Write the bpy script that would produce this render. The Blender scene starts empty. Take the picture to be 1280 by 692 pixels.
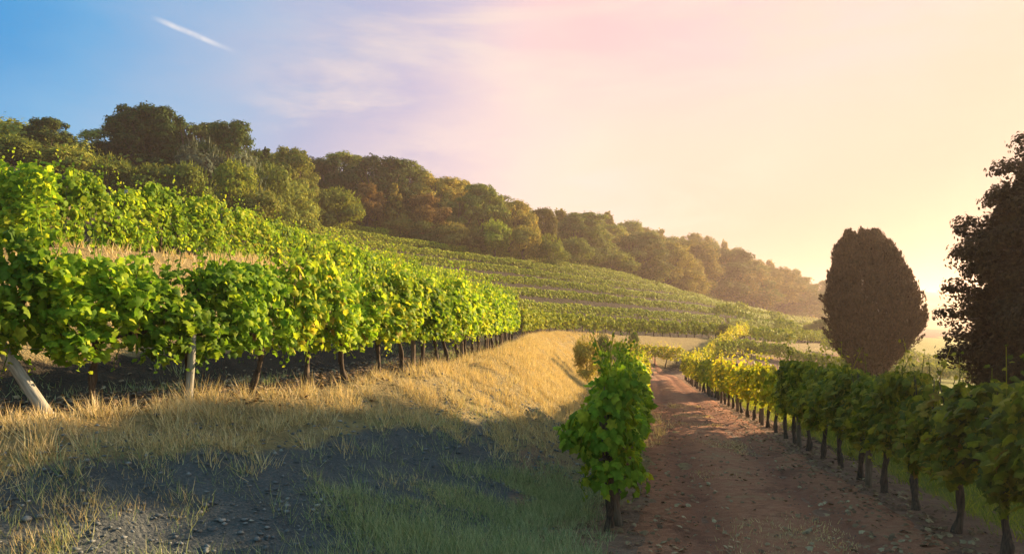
import bpy, math, random
import numpy as np
from mathutils import Vector

RNG = np.random.default_rng(11)
random.seed(11)
scene = bpy.context.scene
COL = scene.collection

# ------------------------------------------------------------------ camera
CAMZ = 2.2
cam_data = bpy.data.cameras.new('camera')
cam = bpy.data.objects.new('camera', cam_data)
COL.objects.link(cam)
cam.location = (0, 0, CAMZ)
cam.rotation_euler = (math.radians(90), 0, 0)
cam_data.sensor_width = 36
cam_data.lens = 28.125
cam_data.shift_y = 52 / 1280
cam_data.clip_start = 0.05
cam_data.clip_end = 12000
scene.camera = cam

# ------------------------------------------------------------------ light
SUN_AZ, SUN_EL = math.radians(54), math.radians(17.0)      # azimuth measured from +Y towards +X
SUN_DIR = Vector((math.sin(SUN_AZ) * math.cos(SUN_EL), math.cos(SUN_AZ) * math.cos(SUN_EL), math.sin(SUN_EL)))
sun_data = bpy.data.lights.new('sun', 'SUN')
sun_data.energy = 5.0
sun_data.angle = math.radians(0.5)
sun_data.color = (1.0, 0.75, 0.45)
sun = bpy.data.objects.new('sun', sun_data)
COL.objects.link(sun)
sun.rotation_euler = SUN_DIR.to_track_quat('Z', 'Y').to_euler()
sun.location = (40, 20, 30)

scene.view_settings.view_transform = 'Standard'
scene.view_settings.look = 'None'
scene.view_settings.exposure = 1.7
scene.view_settings.gamma = 1
scene.view_settings.use_curve_mapping = False
scene.cycles.max_bounces = 6
scene.cycles.diffuse_bounces = 3
scene.cycles.transmission_bounces = 4
scene.cycles.transparent_max_bounces = 4
scene.cycles.volume_bounces = 0
scene.cycles.use_denoising = True
SKY_K = 1.0 / (2 ** 1.7)


def ramp(nt, stops, interp='LINEAR'):
    n = nt.nodes.new('ShaderNodeValToRGB')
    cr = n.color_ramp
    cr.interpolation = interp
    while len(cr.elements) > 1:
        cr.elements.remove(cr.elements[-1])
    cr.elements[0].position = stops[0][0]
    cr.elements[0].color = (*stops[0][1], 1)
    for p, c in stops[1:]:
        e = cr.elements.new(p)
        e.color = (*c, 1)
    return n


def math_node(nt, op, a, b=None, c=None, clamp=False):
    n = nt.nodes.new('ShaderNodeMath')
    n.operation = op
    n.use_clamp = clamp
    for i, v in enumerate((a, b, c)):
        if v is None:
            continue
        if isinstance(v, (int, float)):
            n.inputs[i].default_value = v
        else:
            nt.links.new(v, n.inputs[i])
    return n.outputs[0]


def maprange(nt, v, a, b, c=0.0, d=1.0, smooth=True):
    n = nt.nodes.new('ShaderNodeMapRange')
    n.interpolation_type = 'SMOOTHSTEP' if smooth else 'LINEAR'
    nt.links.new(v, n.inputs['Value'])
    n.inputs['From Min'].default_value = a
    n.inputs['From Max'].default_value = b
    n.inputs['To Min'].default_value = c
    n.inputs['To Max'].default_value = d
    return n.outputs['Result']


def mix(nt, fac, a, b, blend='MIX'):
    n = nt.nodes.new('ShaderNodeMix')
    n.data_type = 'RGBA'
    n.blend_type = blend
    if isinstance(fac, (int, float)):
        n.inputs[0].default_value = fac
    else:
        nt.links.new(fac, n.inputs[0])
    for v, k in ((a, 6), (b, 7)):
        if isinstance(v, tuple):
            n.inputs[k].default_value = (*v, 1)
        else:
            nt.links.new(v, n.inputs[k])
    return n.outputs[2]


def vdot(nt, v, vec):
    n = nt.nodes.new('ShaderNodeVectorMath')
    n.operation = 'DOT_PRODUCT'
    nt.links.new(v, n.inputs[0])
    n.inputs[1].default_value = vec
    return n.outputs['Value']


def build_world():
    w = bpy.data.worlds.new('World')
    scene.world = w
    w.use_nodes = True
    nt = w.node_tree
    nt.nodes.clear()
    out = nt.nodes.new('ShaderNodeOutputWorld')
    sky = nt.nodes.new('ShaderNodeTexSky')
    sky.sky_type = 'NISHITA'
    sky.sun_disc = False
    sky.sun_elevation = SUN_EL
    sky.sun_rotation = SUN_AZ
    sky.dust_density = 2.0
    bg1 = nt.nodes.new('ShaderNodeBackground')
    bg1.inputs[1].default_value = 0.05
    nt.links.new(sky.outputs[0], bg1.inputs[0])
    tc = nt.nodes.new('ShaderNodeTexCoord')
    d = tc.outputs['Generated']
    sep = nt.nodes.new('ShaderNodeSeparateXYZ')
    nt.links.new(d, sep.inputs[0])
    z = sep.outputs[2]
    # nearness to the sun's azimuth, raised a little with altitude so the colour bands lean
    u0 = vdot(nt, d, (math.sin(math.radians(78)), math.cos(math.radians(78)), 0.0))
    nz = nt.nodes.new('ShaderNodeTexNoise')
    nz.inputs['Scale'].default_value = 2.6
    nz.inputs['Detail'].default_value = 7
    nz.inputs['Roughness'].default_value = 0.62
    mp = nt.nodes.new('ShaderNodeMapping')
    mp.inputs['Scale'].default_value = (1.0, 1.0, 3.2)
    mp.inputs['Rotation'].default_value = (0.0, math.radians(24), math.radians(20))
    mp.inputs['Location'].default_value = (3.1, 0.6, 0.0)
    nt.links.new(d, mp.inputs[0])
    nt.links.new(mp.outputs[0], nz.inputs[0])
    cloud = nz.outputs['Fac']
    wob = math_node(nt, 'MULTIPLY', math_node(nt, 'MULTIPLY', math_node(nt, 'SUBTRACT', cloud, 0.5), 0.26), maprange(nt, u0, 0.18, 0.38, 1.0, 0.12))
    u = math_node(nt, 'ADD', math_node(nt, 'ADD', u0, math_node(nt, 'MULTIPLY', z, -0.35)), wob)
    f = math_node(nt, 'MULTIPLY_ADD', u, 0.5, 0.5)
    base = ramp(nt, [
        (0.00, (0.10, 0.27, 0.48)),
        (0.20, (0.03, 0.30, 0.70)),
        (0.28, (0.03, 0.345, 0.75)),
        (0.32, (0.11, 0.42, 0.78)),
        (0.39, (0.34, 0.51, 0.76)),
        (0.45, (0.45, 0.49, 0.71)),
        (0.490, (0.56, 0.53, 0.72)),
        (0.530, (0.80, 0.66, 0.72)),
        (0.570, (0.96, 0.77, 0.70)),
        (0.605, (0.98, 0.79, 0.66)),
        (0.64, (0.93, 0.73, 0.60)),
        (0.71, (0.86, 0.66, 0.54)),
        (0.79, (0.68, 0.50, 0.41)),
        (1.00, (0.50, 0.35, 0.26)),
    ])
    nt.links.new(f, base.inputs[0])
    c = base.outputs[0]
    lowl = math_node(nt, 'MULTIPLY', math_node(nt, 'MULTIPLY', maprange(nt, z, 0.32, 0.10), maprange(nt, u0, 0.05, -0.25)), 0.45)
    c = mix(nt, lowl, c, (0.42, 0.76, 0.98))
    lowr = math_node(nt, 'MULTIPLY', math_node(nt, 'MULTIPLY', maprange(nt, z, 0.22, 0.02), maprange(nt, u0, 0.2, 0.5)), 0.45)
    c = mix(nt, lowr, c, (0.42, 0.29, 0.19))
    # rose tint higher up on the sunny side
    rose = math_node(nt, 'MULTIPLY', maprange(nt, z, 0.19, 0.34), maprange(nt, u0, 0.12, 0.30))
    rose = math_node(nt, 'MULTIPLY', rose, maprange(nt, u0, 0.80, 0.45))
    rose = math_node(nt, 'MULTIPLY', math_node(nt, 'MULTIPLY', rose, 1.0), maprange(nt, cloud, 0.62, 0.42, 0.25, 1.0))
    c = mix(nt, rose, c, (0.96, 0.62, 0.64))
    # thin cirrus
    nz2 = nt.nodes.new('ShaderNodeTexNoise')
    nz2.inputs['Scale'].default_value = 3.0
    nz2.inputs['Detail'].default_value = 9
    nz2.inputs['Roughness'].default_value = 0.6
    nz2.inputs['Distortion'].default_value = 0.5
    mp2 = nt.nodes.new('ShaderNodeMapping')
    mp2.inputs['Scale'].default_value = (0.8, 1.0, 4.2)
    mp2.inputs['Rotation'].default_value = (0.0, math.radians(20), 0.0)
    mp2.inputs['Location'].default_value = (0.7, 2.3, 1.1)
    nt.links.new(d, mp2.inputs[0])
    nt.links.new(mp2.outputs[0], nz2.inputs[0])
    cir = maprange(nt, nz2.outputs['Fac'], 0.46, 0.72)
    reg = math_node(nt, 'MULTIPLY', maprange(nt, u0, -0.14, 0.22), maprange(nt, u0, 0.55, 0.28))
    reg = math_node(nt, 'MULTIPLY', reg, maprange(nt, z, 0.62, 0.30))
    cirf = math_node(nt, 'MULTIPLY', math_node(nt, 'MULTIPLY', cir, reg), 0.9)
    c = mix(nt, cirf, c, (1.0, 0.83, 0.70))
    # bright low veil near the hill on the left of centre
    veil = math_node(nt, 'MULTIPLY', maprange(nt, z, 0.27, 0.16), math_node(nt, 'MULTIPLY', maprange(nt, u0, -0.06, 0.12), maprange(nt, u0, 0.42, 0.22)))
    veil = math_node(nt, 'MULTIPLY', veil, math_node(nt, 'MULTIPLY', maprange(nt, cloud, 0.44, 0.58), 0.85))
    c = mix(nt, veil, c, (0.96, 0.80, 0.74))
    # drifting white wisps where the blue gives way
    wisp = math_node(nt, 'MULTIPLY', maprange(nt, nz2.outputs['Fac'], 0.47, 0.66), math_node(nt, 'MULTIPLY', maprange(nt, u0, -0.16, 0.02), maprange(nt, u0, 0.26, 0.12)))
    wisp = math_node(nt, 'MULTIPLY', wisp, math_node(nt, 'MULTIPLY', maprange(nt, z, 0.36, 0.24), 0.8))
    c = mix(nt, wisp, c, (0.95, 0.82, 0.76))
    # contrail: a short streak between two sky directions
    a = Vector((-0.455, 1, 0.378)).normalized()
    b = Vector((-0.362, 1, 0.339)).normalized()
    nrm = a.cross(b).normalized()
    along = (b - a).normalized()
    t0, t1 = a.dot(along), b.dot(along)
    dist = vdot(nt, d, tuple(nrm))
    dist = math_node(nt, 'ADD', dist, math_node(nt, 'MULTIPLY', math_node(nt, 'SUBTRACT', nz2.outputs['Fac'], 0.5), 0.006))
    absd = math_node(nt, 'ABSOLUTE', dist)
    tt = vdot(nt, d, tuple(along))
    tail = math_node(nt, 'MULTIPLY', maprange(nt, tt, t0, t0 + (t1 - t0) * 0.35), maprange(nt, tt, t1 + 0.022, t0 + (t1 - t0) * 0.70))
    front = maprange(nt, vdot(nt, d, (0, 1, 0)), 0.2, 0.3)
    streak = math_node(nt, 'MULTIPLY', math_node(nt, 'MULTIPLY', maprange(nt, absd, 0.0042, 0.0003), tail), front)
    nz3 = nt.nodes.new('ShaderNodeTexNoise')
    nz3.inputs['Scale'].default_value = 60
    nt.links.new(d, nz3.inputs[0])
    streak = math_node(nt, 'MULTIPLY', streak, maprange(nt, nz3.outputs['Fac'], 0.2, 0.6, 0.35, 0.8))
    c = mix(nt, streak, c, (0.86, 0.86, 0.90))
    # unseen sky overhead and behind, brightened as fill light for the shadows
    c = mix(nt, math_node(nt, 'MULTIPLY', maprange(nt, z, 0.46, 0.75), 0.9), c, (0.34, 0.62, 0.86))
    c = mix(nt, math_node(nt, 'MULTIPLY', maprange(nt, sep.outputs[1], 0.25, -0.25), 0.9), c, (0.30, 0.60, 0.82))
    bg2 = nt.nodes.new('ShaderNodeBackground')
    bg2.inputs[1].default_value = 1.0 * SKY_K
    nt.links.new(c, bg2.inputs[0])
    add = nt.nodes.new('ShaderNodeMixShader')
    add.inputs[0].default_value = 0.98
    nt.links.new(bg1.outputs[0], add.inputs[1])
    nt.links.new(bg2.outputs[0], add.inputs[2])
    nt.links.new(add.outputs[0], out.inputs[0])


build_world()


# ------------------------------------------------------------------ helpers
def tag(o, label=None, cat=None, group=None, kind=None):
    if label:
        o['label'] = label
    if cat:
        o['category'] = cat
    if group:
        o['group'] = group
    if kind:
        o['kind'] = kind
    return o


def empty(name, loc, rz=0.0, scale=None):
    o = bpy.data.objects.new(name, None)
    o.empty_display_size = 0.2
    COL.objects.link(o)
    o.location = loc
    o.rotation_euler = (0, 0, rz)
    if scale:
        o.scale = scale
    return o


def mesh_np(name, V, F, mat=None, smooth=False, attrs=None):
    """V (n,3); F list of int arrays (m,k)."""
    me = bpy.data.meshes.new(name)
    V = np.asarray(V, dtype=np.float32)
    F = [np.asarray(f, dtype=np.int32) for f in F if len(f)]
    nl = sum(f.size for f in F)
    nf = sum(len(f) for f in F)
    me.vertices.add(len(V))
    me.vertices.foreach_set('co', V.ravel())
    me.loops.add(nl)
    me.loops.foreach_set('vertex_index', np.concatenate([f.ravel() for f in F]))
    me.polygons.add(nf)
    tot = np.concatenate([np.full(len(f), f.shape[1], dtype=np.int32) for f in F])
    st = np.concatenate(([0], np.cumsum(tot)[:-1])).astype(np.int32)
    me.polygons.foreach_set('loop_start', st)
    me.polygons.foreach_set('loop_total', tot)
    if smooth:
        me.polygons.foreach_set('use_smooth', np.ones(nf, dtype=bool))
    if attrs:
        for k, a in attrs.items():
            at = me.attributes.new(k, 'FLOAT_COLOR', 'POINT')
            c = np.ones((len(V), 4), dtype=np.float32)
            c[:, :a.shape[1]] = a
            at.data.foreach_set('color', c.ravel())
    me.update(calc_edges=True)
    if mat:
        me.materials.append(mat)
    return me


def obj(name, me, parent=None, loc=None):
    o = bpy.data.objects.new(name, me)
    COL.objects.link(o)
    if parent:
        o.parent = parent
    if loc is not None:
        o.location = loc
    return o


class Build:
    """collects pieces and makes one mesh"""
    def __init__(self):
        self.V, self.F, self.n = [], {}, 0

    def add(self, V, *faces):
        V = np.asarray(V, dtype=np.float32).reshape(-1, 3)
        for f in faces:
            f = np.asarray(f, dtype=np.int32)
            if len(f):
                self.F.setdefault(f.shape[1], []).append(f + self.n)
        self.V.append(V)
        self.n += len(V)

    def tube(self, pts, radii, seg=7, rng=None, rough=0.0, cap=True):
        pts = np.asarray(pts, float)
        n = len(pts)
        rings = []
        T = np.gradient(pts, axis=0)
        ref = np.array([0.31, 0.17, 0.93])
        for i in range(n):
            t = T[i] / (np.linalg.norm(T[i]) + 1e-9)
            r = ref if abs(t @ ref) < 0.95 else np.array([1.0, 0, 0])
            a = np.cross(t, r)
            a /= np.linalg.norm(a)
            b = np.cross(t, a)
            th = np.arange(seg) * 2 * np.pi / seg
            rr = radii[i] * (1 + (rng.normal(0, rough, seg) if rng is not None and rough else 0))
            rings.append(pts[i] + (np.cos(th) * rr)[:, None] * a + (np.sin(th) * rr)[:, None] * b)
        V = np.concatenate(rings)
        q = []
        for i in range(n - 1):
            for j in range(seg):
                k = (j + 1) % seg
                q.append((i * seg + j, i * seg + k, (i + 1) * seg + k, (i + 1) * seg + j))
        tr = []
        if cap:
            V = np.concatenate([V, pts[:1], pts[-1:]])
            for j in range(seg):
                k = (j + 1) % seg
                tr.append((n * seg, k, j))
                tr.append((n * seg + 1, (n - 1) * seg + j, (n - 1) * seg + k))
        self.add(V, q, tr) if tr else self.add(V, q)

    def mesh(self, name, mat, smooth=False):
        return mesh_np(name, np.concatenate(self.V), [np.concatenate(v) for v in self.F.values()], mat, smooth)


def scatter(tv, tf, P, N, T, S, width=None):
    """copies of a flat template (x across, y along, z normal) at P with normal N, tip T, size S."""
    N = N / (np.linalg.norm(N, axis=1, keepdims=True) + 1e-9)
    T = T - (T * N).sum(1, keepdims=True) * N
    T = T / (np.linalg.norm(T, axis=1, keepdims=True) + 1e-9)
    B = np.cross(T, N)
    W = S if width is None else width
    n, k = len(P), len(tv)
    V = (P[:, None, :] + (tv[None, :, 0] * W[:, None])[..., None] * B[:, None, :]
         + (tv[None, :, 1] * S[:, None])[..., None] * T[:, None, :]
         + (tv[None, :, 2] * S[:, None])[..., None] * N[:, None, :])
    off = (np.arange(n) * k)[:, None, None]
    fs = [(f[None] + off).reshape(-1, f.shape[1]) for f in tf]
    return V.reshape(-1, 3), fs


# a lobed vine leaf, a simple leaf and a folded spray
_half = [(.24, -.04), (.48, .17), (.36, .34), (.52, .58), (.28, .66)]
_o = [(0, .1)] + _half + [(0, 1.0)] + [(-x, y) for x, y in reversed(_half)]
VL_V = np.array([(x, y, -.36 * abs(x) - .34 * (y - .4) ** 2 + .10 * x * y) for x, y in _o] + [(0, .38, .03)])
VL_F = [np.array([(12, (i + 1) % 12, i) for i in range(12)])]
SL_V = np.array([(0, 0, 0), (.45, .28, -.1), (.40, .66, -.14), (0, 1, -.16), (-.40, .66, -.14), (-.45, .28, -.1)])
SL_F = [np.array([(0, 1, 2, 3), (0, 3, 4, 5)])]
QD_V = np.array([(0, 0, 0), (.42, .45, -.08), (0, 1, -.05), (-.42, .45, -.08)])
QD_F = [np.array([(0, 1, 2, 3)])]


def rnd_unit(rng, n):
    v = rng.normal(size=(n, 3))
    return v / np.linalg.norm(v, axis=1, keepdims=True)


def vnoise(x, y, scale, seed=0):
    """smooth value noise on arrays, about -1..1"""
    x = np.asarray(x, float) / scale + 1000 + seed * 17.3
    y = np.asarray(y, float) / scale + 1000 + seed * 9.1
    xi, yi = np.floor(x).astype(np.int64), np.floor(y).astype(np.int64)
    fx, fy = x - xi, y - yi
    fx, fy = fx * fx * (3 - 2 * fx), fy * fy * (3 - 2 * fy)

    def h(a, b):
        n = (a * 374761393 + b * 668265263 + seed * 1274126177) & 0xFFFFFFFF
        n = ((n ^ (n >> 13)) * 1274126177) & 0xFFFFFFFF
        return ((n ^ (n >> 16)) & 0xFFFF) / 32767.5 - 1
    return (h(xi, yi) * (1 - fx) + h(xi + 1, yi) * fx) * (1 - fy) + (h(xi, yi + 1) * (1 - fx) + h(xi + 1, yi + 1) * fx) * fy


def sstep(a, b, v):
    t = np.clip((v - a) / (b - a), 0, 1)
    return t * t * (3 - 2 * t)


# ------------------------------------------------------------------ terrain shape
def catmull(P, step=0.5):
    P = np.asarray(P, float)
    Q = np.vstack([2 * P[0] - P[1], P, 2 * P[-1] - P[-2]])
    out = []
    for i in range(1, len(Q) - 2):
        L = np.linalg.norm(Q[i + 1, :2] - Q[i, :2])
        for t in np.arange(0, 1, min(0.5, step / max(L, 1e-6))):
            a, b, c, d = Q[i - 1], Q[i], Q[i + 1], Q[i + 2]
            out.append(0.5 * (2 * b + (c - a) * t + (2 * a - 5 * b + 4 * c - d) * t * t + (3 * b - a - 3 * c + d) * t ** 3))
    out.append(P[-1])
    return np.array(out)


# lip of the lowest terrace: x, y, z
LIP_PTS = [(-40, -4, 1.9), (-20, 2.0, 1.5), (-10, 5.6, 1.3), (-5.6, 7.1, 1.22), (-4.5, 7.9, 1.2), (-3.4, 9.4, 1.2), (-2.2, 11.8, 1.22),
           (-1.35, 14.4, 1.25), (-.75, 17.8, 1.25), (-.2, 22, 1.25), (.25, 27, 1.25), (.65, 32, 1.25), (1.0, 38, 1.22),
           (1.5, 46, 1.2), (3.8, 56.5, 1.15), (10.0, 65.8, .8), (20.5, 76.0, .2), (32, 89.5, -.5), (44, 108, -1.1), (60, 140, -1.9), (100, 205, -3.2), (180, 320, -5.0), (420, 620, -8)]
LIP = catmull(LIP_PTS, 1.2)
LT = np.gradient(LIP[:, :2], axis=0)
LT /= np.linalg.norm(LT, axis=1, keepdims=True)
LS = np.concatenate(([0], np.cumsum(np.linalg.norm(np.diff(LIP[:, :2], axis=0), axis=1))))


def lip_info(x, y):
    x = np.atleast_1d(np.asarray(x, float))
    y = np.atleast_1d(np.asarray(y, float))
    s = np.empty(len(x))
    zl = np.empty(len(x))
    yl = np.empty(len(x))
    for a in range(0, len(x), 8000):
        px, py = x[a:a + 8000, None], y[a:a + 8000, None]
        dx, dy = px - LIP[None, :, 0], py - LIP[None, :, 1]
        d2 = dx * dx + dy * dy
        i = d2.argmin(1)
        r = np.arange(len(i))
        tx, ty = LT[i, 0], LT[i, 1]
        vx, vy = dx[r, i], dy[r, i]
        al = tx * vx + ty * vy
        cr = tx * vy - ty * vx
        mid = (i > 0) & (i < len(LIP) - 1)
        s[a:a + 8000] = np.where(mid, cr, np.sign(cr) * np.sqrt(d2[r, i]))
        i2 = np.clip(i + np.where(al > 0, 1, -1), 0, len(LIP) - 1)
        w = np.clip(np.abs(al) / np.maximum(np.abs(LS[i2] - LS[i]), 1e-6), 0, 1)
        zl[a:a + 8000] = LIP[i, 2] * (1 - w) + LIP[i2, 2] * w
        yl[a:a + 8000] = LIP[i, 1] * (1 - w) + LIP[i2, 1] * w
    return s, zl, yl


def row_m(d):   # row at the foot of the bank
    return 1.02 + 0.178 * (d - 8.4)


def row_r(d):   # row right of the track
    return 4.58 + 0.15 * (d - 8.1)


TERR, RISE = 4.6, 1.47


def ground_z(x, y, detail=True):
    x = np.atleast_1d(np.asarray(x, float))
    y = np.atleast_1d(np.asarray(y, float))
    s, zl, yl = lip_info(x, y)
    # low ground: track plane, then a valley falling away to the right
    zr = -0.042 * (np.minimum(y, 46) - 8) - 0.014 * np.clip(y - 46, 0, 30)
    zr = np.where(y < 8, -0.02 * (y - 8), zr)
    zr = np.minimum(zr, 0.1)
    right = np.clip(x - row_r(np.minimum(y, 60)) - 2.2, 0, None)
    drop = 9.5 * (1 - np.exp(-right * 0.058 / 9.5 * 1.25))
    zlow = zr - drop
    zlow = np.maximum(zlow, -11)
    # bank below the lip
    w = np.interp(yl, [6, 12, 20, 34, 50, 70, 90, 140, 250], [3.9, 3.1, 2.8, 3.1, 3.8, 7, 12, 14, 20])
    t = np.clip(-s / w, 0, 1)
    bank = t * t * (3 - 2 * t) * 0.65 + t * 0.35
    zb = zl * (1 - bank) + zlow * bank
    zb = np.where(s <= -w, zlow, zb)
    # terraces above it
    amp = np.interp(yl, [60, 95, 140, 220, 330, 620], [1.0, 1.0, .84, .55, .30, .1])
    amp = amp * np.interp(yl, [8, 13, 26], [.78, .80, 1.0])
    k = np.floor(s / TERR)
    q = s / TERR - k
    prof = k * RISE + RISE * sstep(0.44, 0.97, q) + 0.04 * np.clip(q / .44, 0, 1)
    smooth_hill = 10 * RISE + np.where(s > 46, (s - 46) * .25, 0)
    smooth_hill = np.where(s > 74, 10 * RISE + 7 + (s - 74) * .05, smooth_hill)
    smooth_hill = np.minimum(smooth_hill, 10 * RISE + 12)
    up = np.where(s < 46, prof, smooth_hill) * amp
    zz = np.where(s > 0, zl + up, zb)
    if detail:
        n1 = vnoise(x, y, 1.3, 1) * .035 + vnoise(x, y, .5, 2) * .02
        onbank = sstep(-5, -1.0, s) * sstep(.2, -.3, s)
        n1 = n1 + onbank * (vnoise(x, y, 1.0, 3) * .09 + vnoise(x, y, .42, 4) * .045)
        intrack = sstep(.1, .7, x - row_m(y)) * sstep(.1, .7, row_r(y) - x)
        zz = zz + n1 * (1 - .7 * intrack)
        zz = zz + vnoise(x, y, 14, 5) * .25 * sstep(60, 120, y)
    return zz


def gz(x, y):
    return float(ground_z([x], [y])[0])


# ------------------------------------------------------------------ materials
def new_mat(name):
    m = bpy.data.materials.new(name)
    m.use_nodes = True
    nt = m.node_tree
    nt.nodes.clear()
    out = nt.nodes.new('ShaderNodeOutputMaterial')
    b = nt.nodes.new('ShaderNodeBsdfPrincipled')
    nt.links.new(b.outputs[0], out.inputs[0])
    return m, nt, b, out


def leaf_mat(name, stops, trans=0.35, tcol=1.5, rough=.6, spec=.1, vary=.25):
    m, nt, b, out = new_mat(name)
    geo = nt.nodes.new('ShaderNodeNewGeometry')
    oi = nt.nodes.new('ShaderNodeObjectInfo')
    r = math_node(nt, 'FRACT', math_node(nt, 'ADD', geo.outputs['Random Per Island'], oi.outputs['Random']))
    # shift each plant a little along the ramp
    r2 = math_node(nt, 'ADD', math_node(nt, 'MULTIPLY', r, 1 - vary), math_node(nt, 'MULTIPLY', oi.outputs['Random'], vary))
    cr = ramp(nt, stops)
    nt.links.new(r2, cr.inputs[0])
    tc = nt.nodes.new('ShaderNodeTexCoord')
    nz = nt.nodes.new('ShaderNodeTexNoise')
    nz.inputs['Scale'].default_value = 22
    nt.links.new(tc.outputs['Object'], nz.inputs[0])
    ob = math_node(nt, 'FRACT', math_node(nt, 'MULTIPLY', oi.outputs['Random'], 7.31))
    cob = nt.nodes.new('ShaderNodeCombineColor')
    for i in range(3):
        nt.links.new(maprange(nt, ob, 0, 1, 1 - vary * (.9, 1.0, .8)[i], 1 + vary * (1.4, 1.1, .6)[i], smooth=False), cob.inputs[i])
    tinted = mix(nt, 1.0, cr.outputs[0], cob.outputs[0], 'MULTIPLY')
    col = mix(nt, 1.0, tinted, ramp_gray(nt, nz.outputs['Fac'], .72, 1.25), 'MULTIPLY')
    nt.links.new(col, b.inputs['Base Color'])
    b.inputs['Roughness'].default_value = rough
    b.inputs['Specular IOR Level'].default_value = spec
    tr = nt.nodes.new('ShaderNodeBsdfTranslucent')
    tcn = mix(nt, 1.0, col, (tcol * 1.05, tcol, tcol * .55), 'MULTIPLY')
    nt.links.new(tcn, tr.inputs[0])
    ms = nt.nodes.new('ShaderNodeMixShader')
    ms.inputs[0].default_value = trans
    nt.links.new(b.outputs[0], ms.inputs[1])
    nt.links.new(tr.outputs[0], ms.inputs[2])
    nt.links.new(ms.outputs[0], out.inputs[0])
    return m


def ramp_gray(nt, v, a, b):
    n = maprange(nt, v, .3, .7, a, b, smooth=False)
    c = nt.nodes.new('ShaderNodeCombineColor')
    for i in range(3):
        nt.links.new(n, c.inputs[i])
    return c.outputs[0]


VINE_GREEN = leaf_mat('vine_leaf_green', [(0, (.09, .18, .014)), (.4, (.18, .30, .02)), (.7, (.33, .42, .028)), (.93, (.48, .47, .04)), (.97, (.36, .24, .03)), (1, (.20, .06, .02))], .42, 1.5, spec=.08)
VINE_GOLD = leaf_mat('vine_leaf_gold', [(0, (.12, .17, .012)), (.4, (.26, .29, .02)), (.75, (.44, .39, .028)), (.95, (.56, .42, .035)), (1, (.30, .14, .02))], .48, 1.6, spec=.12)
VINE_LUSH_SHADE = leaf_mat('vine_leaf_lush_shade', [(0, (.06, .13, .014)), (.4, (.13, .235, .02)), (.72, (.26, .36, .028)), (.93, (.44, .44, .04)), (.975, (.32, .22, .03)), (1, (.20, .06, .02))], .45, 1.6, spec=.08)  # greener leaf, also darkened in place of tree shade on the left vines
VINE_SHADED = leaf_mat('vine_leaf_shaded', [(0, (.045, .075, .010)), (.4, (.13, .17, .016)), (.75, (.27, .27, .026)), (.94, (.42, .37, .04)), (1, (.30, .15, .04))], .48, 1.6)  # shaded leaf copy: tree shade put into the colour of the near right row
VINE_FAR = leaf_mat('vine_leaf_hillside', [(0, (.12, .17, .010)), (.5, (.27, .31, .018)), (1, (.46, .44, .03))], .18, 1.4, spec=.04, vary=0)
T_DARK = leaf_mat('foliage_dark', [(0, (0.024, 0.049, 0.015)), (.6, (0.054, 0.086, 0.020)), (1, (0.115, 0.129, 0.026))], .2, 1.2, rough=.75, spec=.04, vary=.32)
T_OLIVE = leaf_mat('foliage_olive', [(0, (0.081, 0.120, 0.025)), (.6, (0.173, 0.207, 0.037)), (1, (0.323, 0.304, 0.059))], .25, 1.2, rough=.75, spec=.04, vary=.32)
T_SILVER = leaf_mat('foliage_silver', [(0, (0.072, 0.090, 0.054)), (.6, (0.120, 0.144, 0.084)), (1, (0.204, 0.216, 0.132))], .2, 1.1, rough=.75, spec=.04)
T_BRIGHT = leaf_mat('foliage_bright', [(0, (0.090, 0.144, 0.018)), (.6, (0.197, 0.254, 0.029)), (1, (0.358, 0.355, 0.043))], .3, 1.3, rough=.75, spec=.04, vary=.32)
T_RUST = leaf_mat('foliage_rust', [(0, (.11, .07, .02)), (.6, (.24, .145, .045)), (1, (.36, .24, .08))], .3, 1.2, rough=.75, spec=.04, vary=.15)
T_YELLOW = leaf_mat('foliage_yellow', [(0, (.16, .15, .03)), (.6, (.34, .26, .045)), (1, (.48, .36, .07))], .3, 1.2, rough=.75, spec=.04)
T_WARM = leaf_mat('foliage_warm_olive', [(0, (0.119, 0.123, 0.029)), (.6, (0.261, 0.235, 0.046)), (1, (0.475, 0.358, 0.076))], .25, 1.2, rough=.75, spec=.04, vary=.32)
T_CYPRESS = leaf_mat('foliage_cypress', [(0, (.034, .022, .009)), (.6, (.075, .045, .018)), (1, (.13, .08, .032))], .08, 1.0, rough=.8, spec=.04)
T_CEDAR = leaf_mat('foliage_cedar', [(0, (.018, .014, .007)), (.6, (.040, .028, .013)), (1, (.075, .05, .022))], .08, 1.0, rough=.8, spec=.04)
G_DRY = leaf_mat('grass_dry', [(0, (.42, .30, .14)), (.5, (.66, .50, .26)), (.85, (.78, .62, .36)), (1, (.29, .26, .10))], .3, 1.1, rough=.7, spec=.1, vary=0)
G_PALE = leaf_mat('grass_grey_green', [(0, (.16, .22, .09)), (.5, (.32, .36, .17)), (.85, (.48, .47, .25)), (1, (.56, .50, .27))], .3, 1.1, rough=.7, spec=.1, vary=0)
G_LUSH = leaf_mat('grass_lush', [(0, (.10, .15, .02)), (.5, (.22, .26, .03)), (1, (.40, .36, .05))], .35, 1.3, rough=.7, spec=.1, vary=0)


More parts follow.
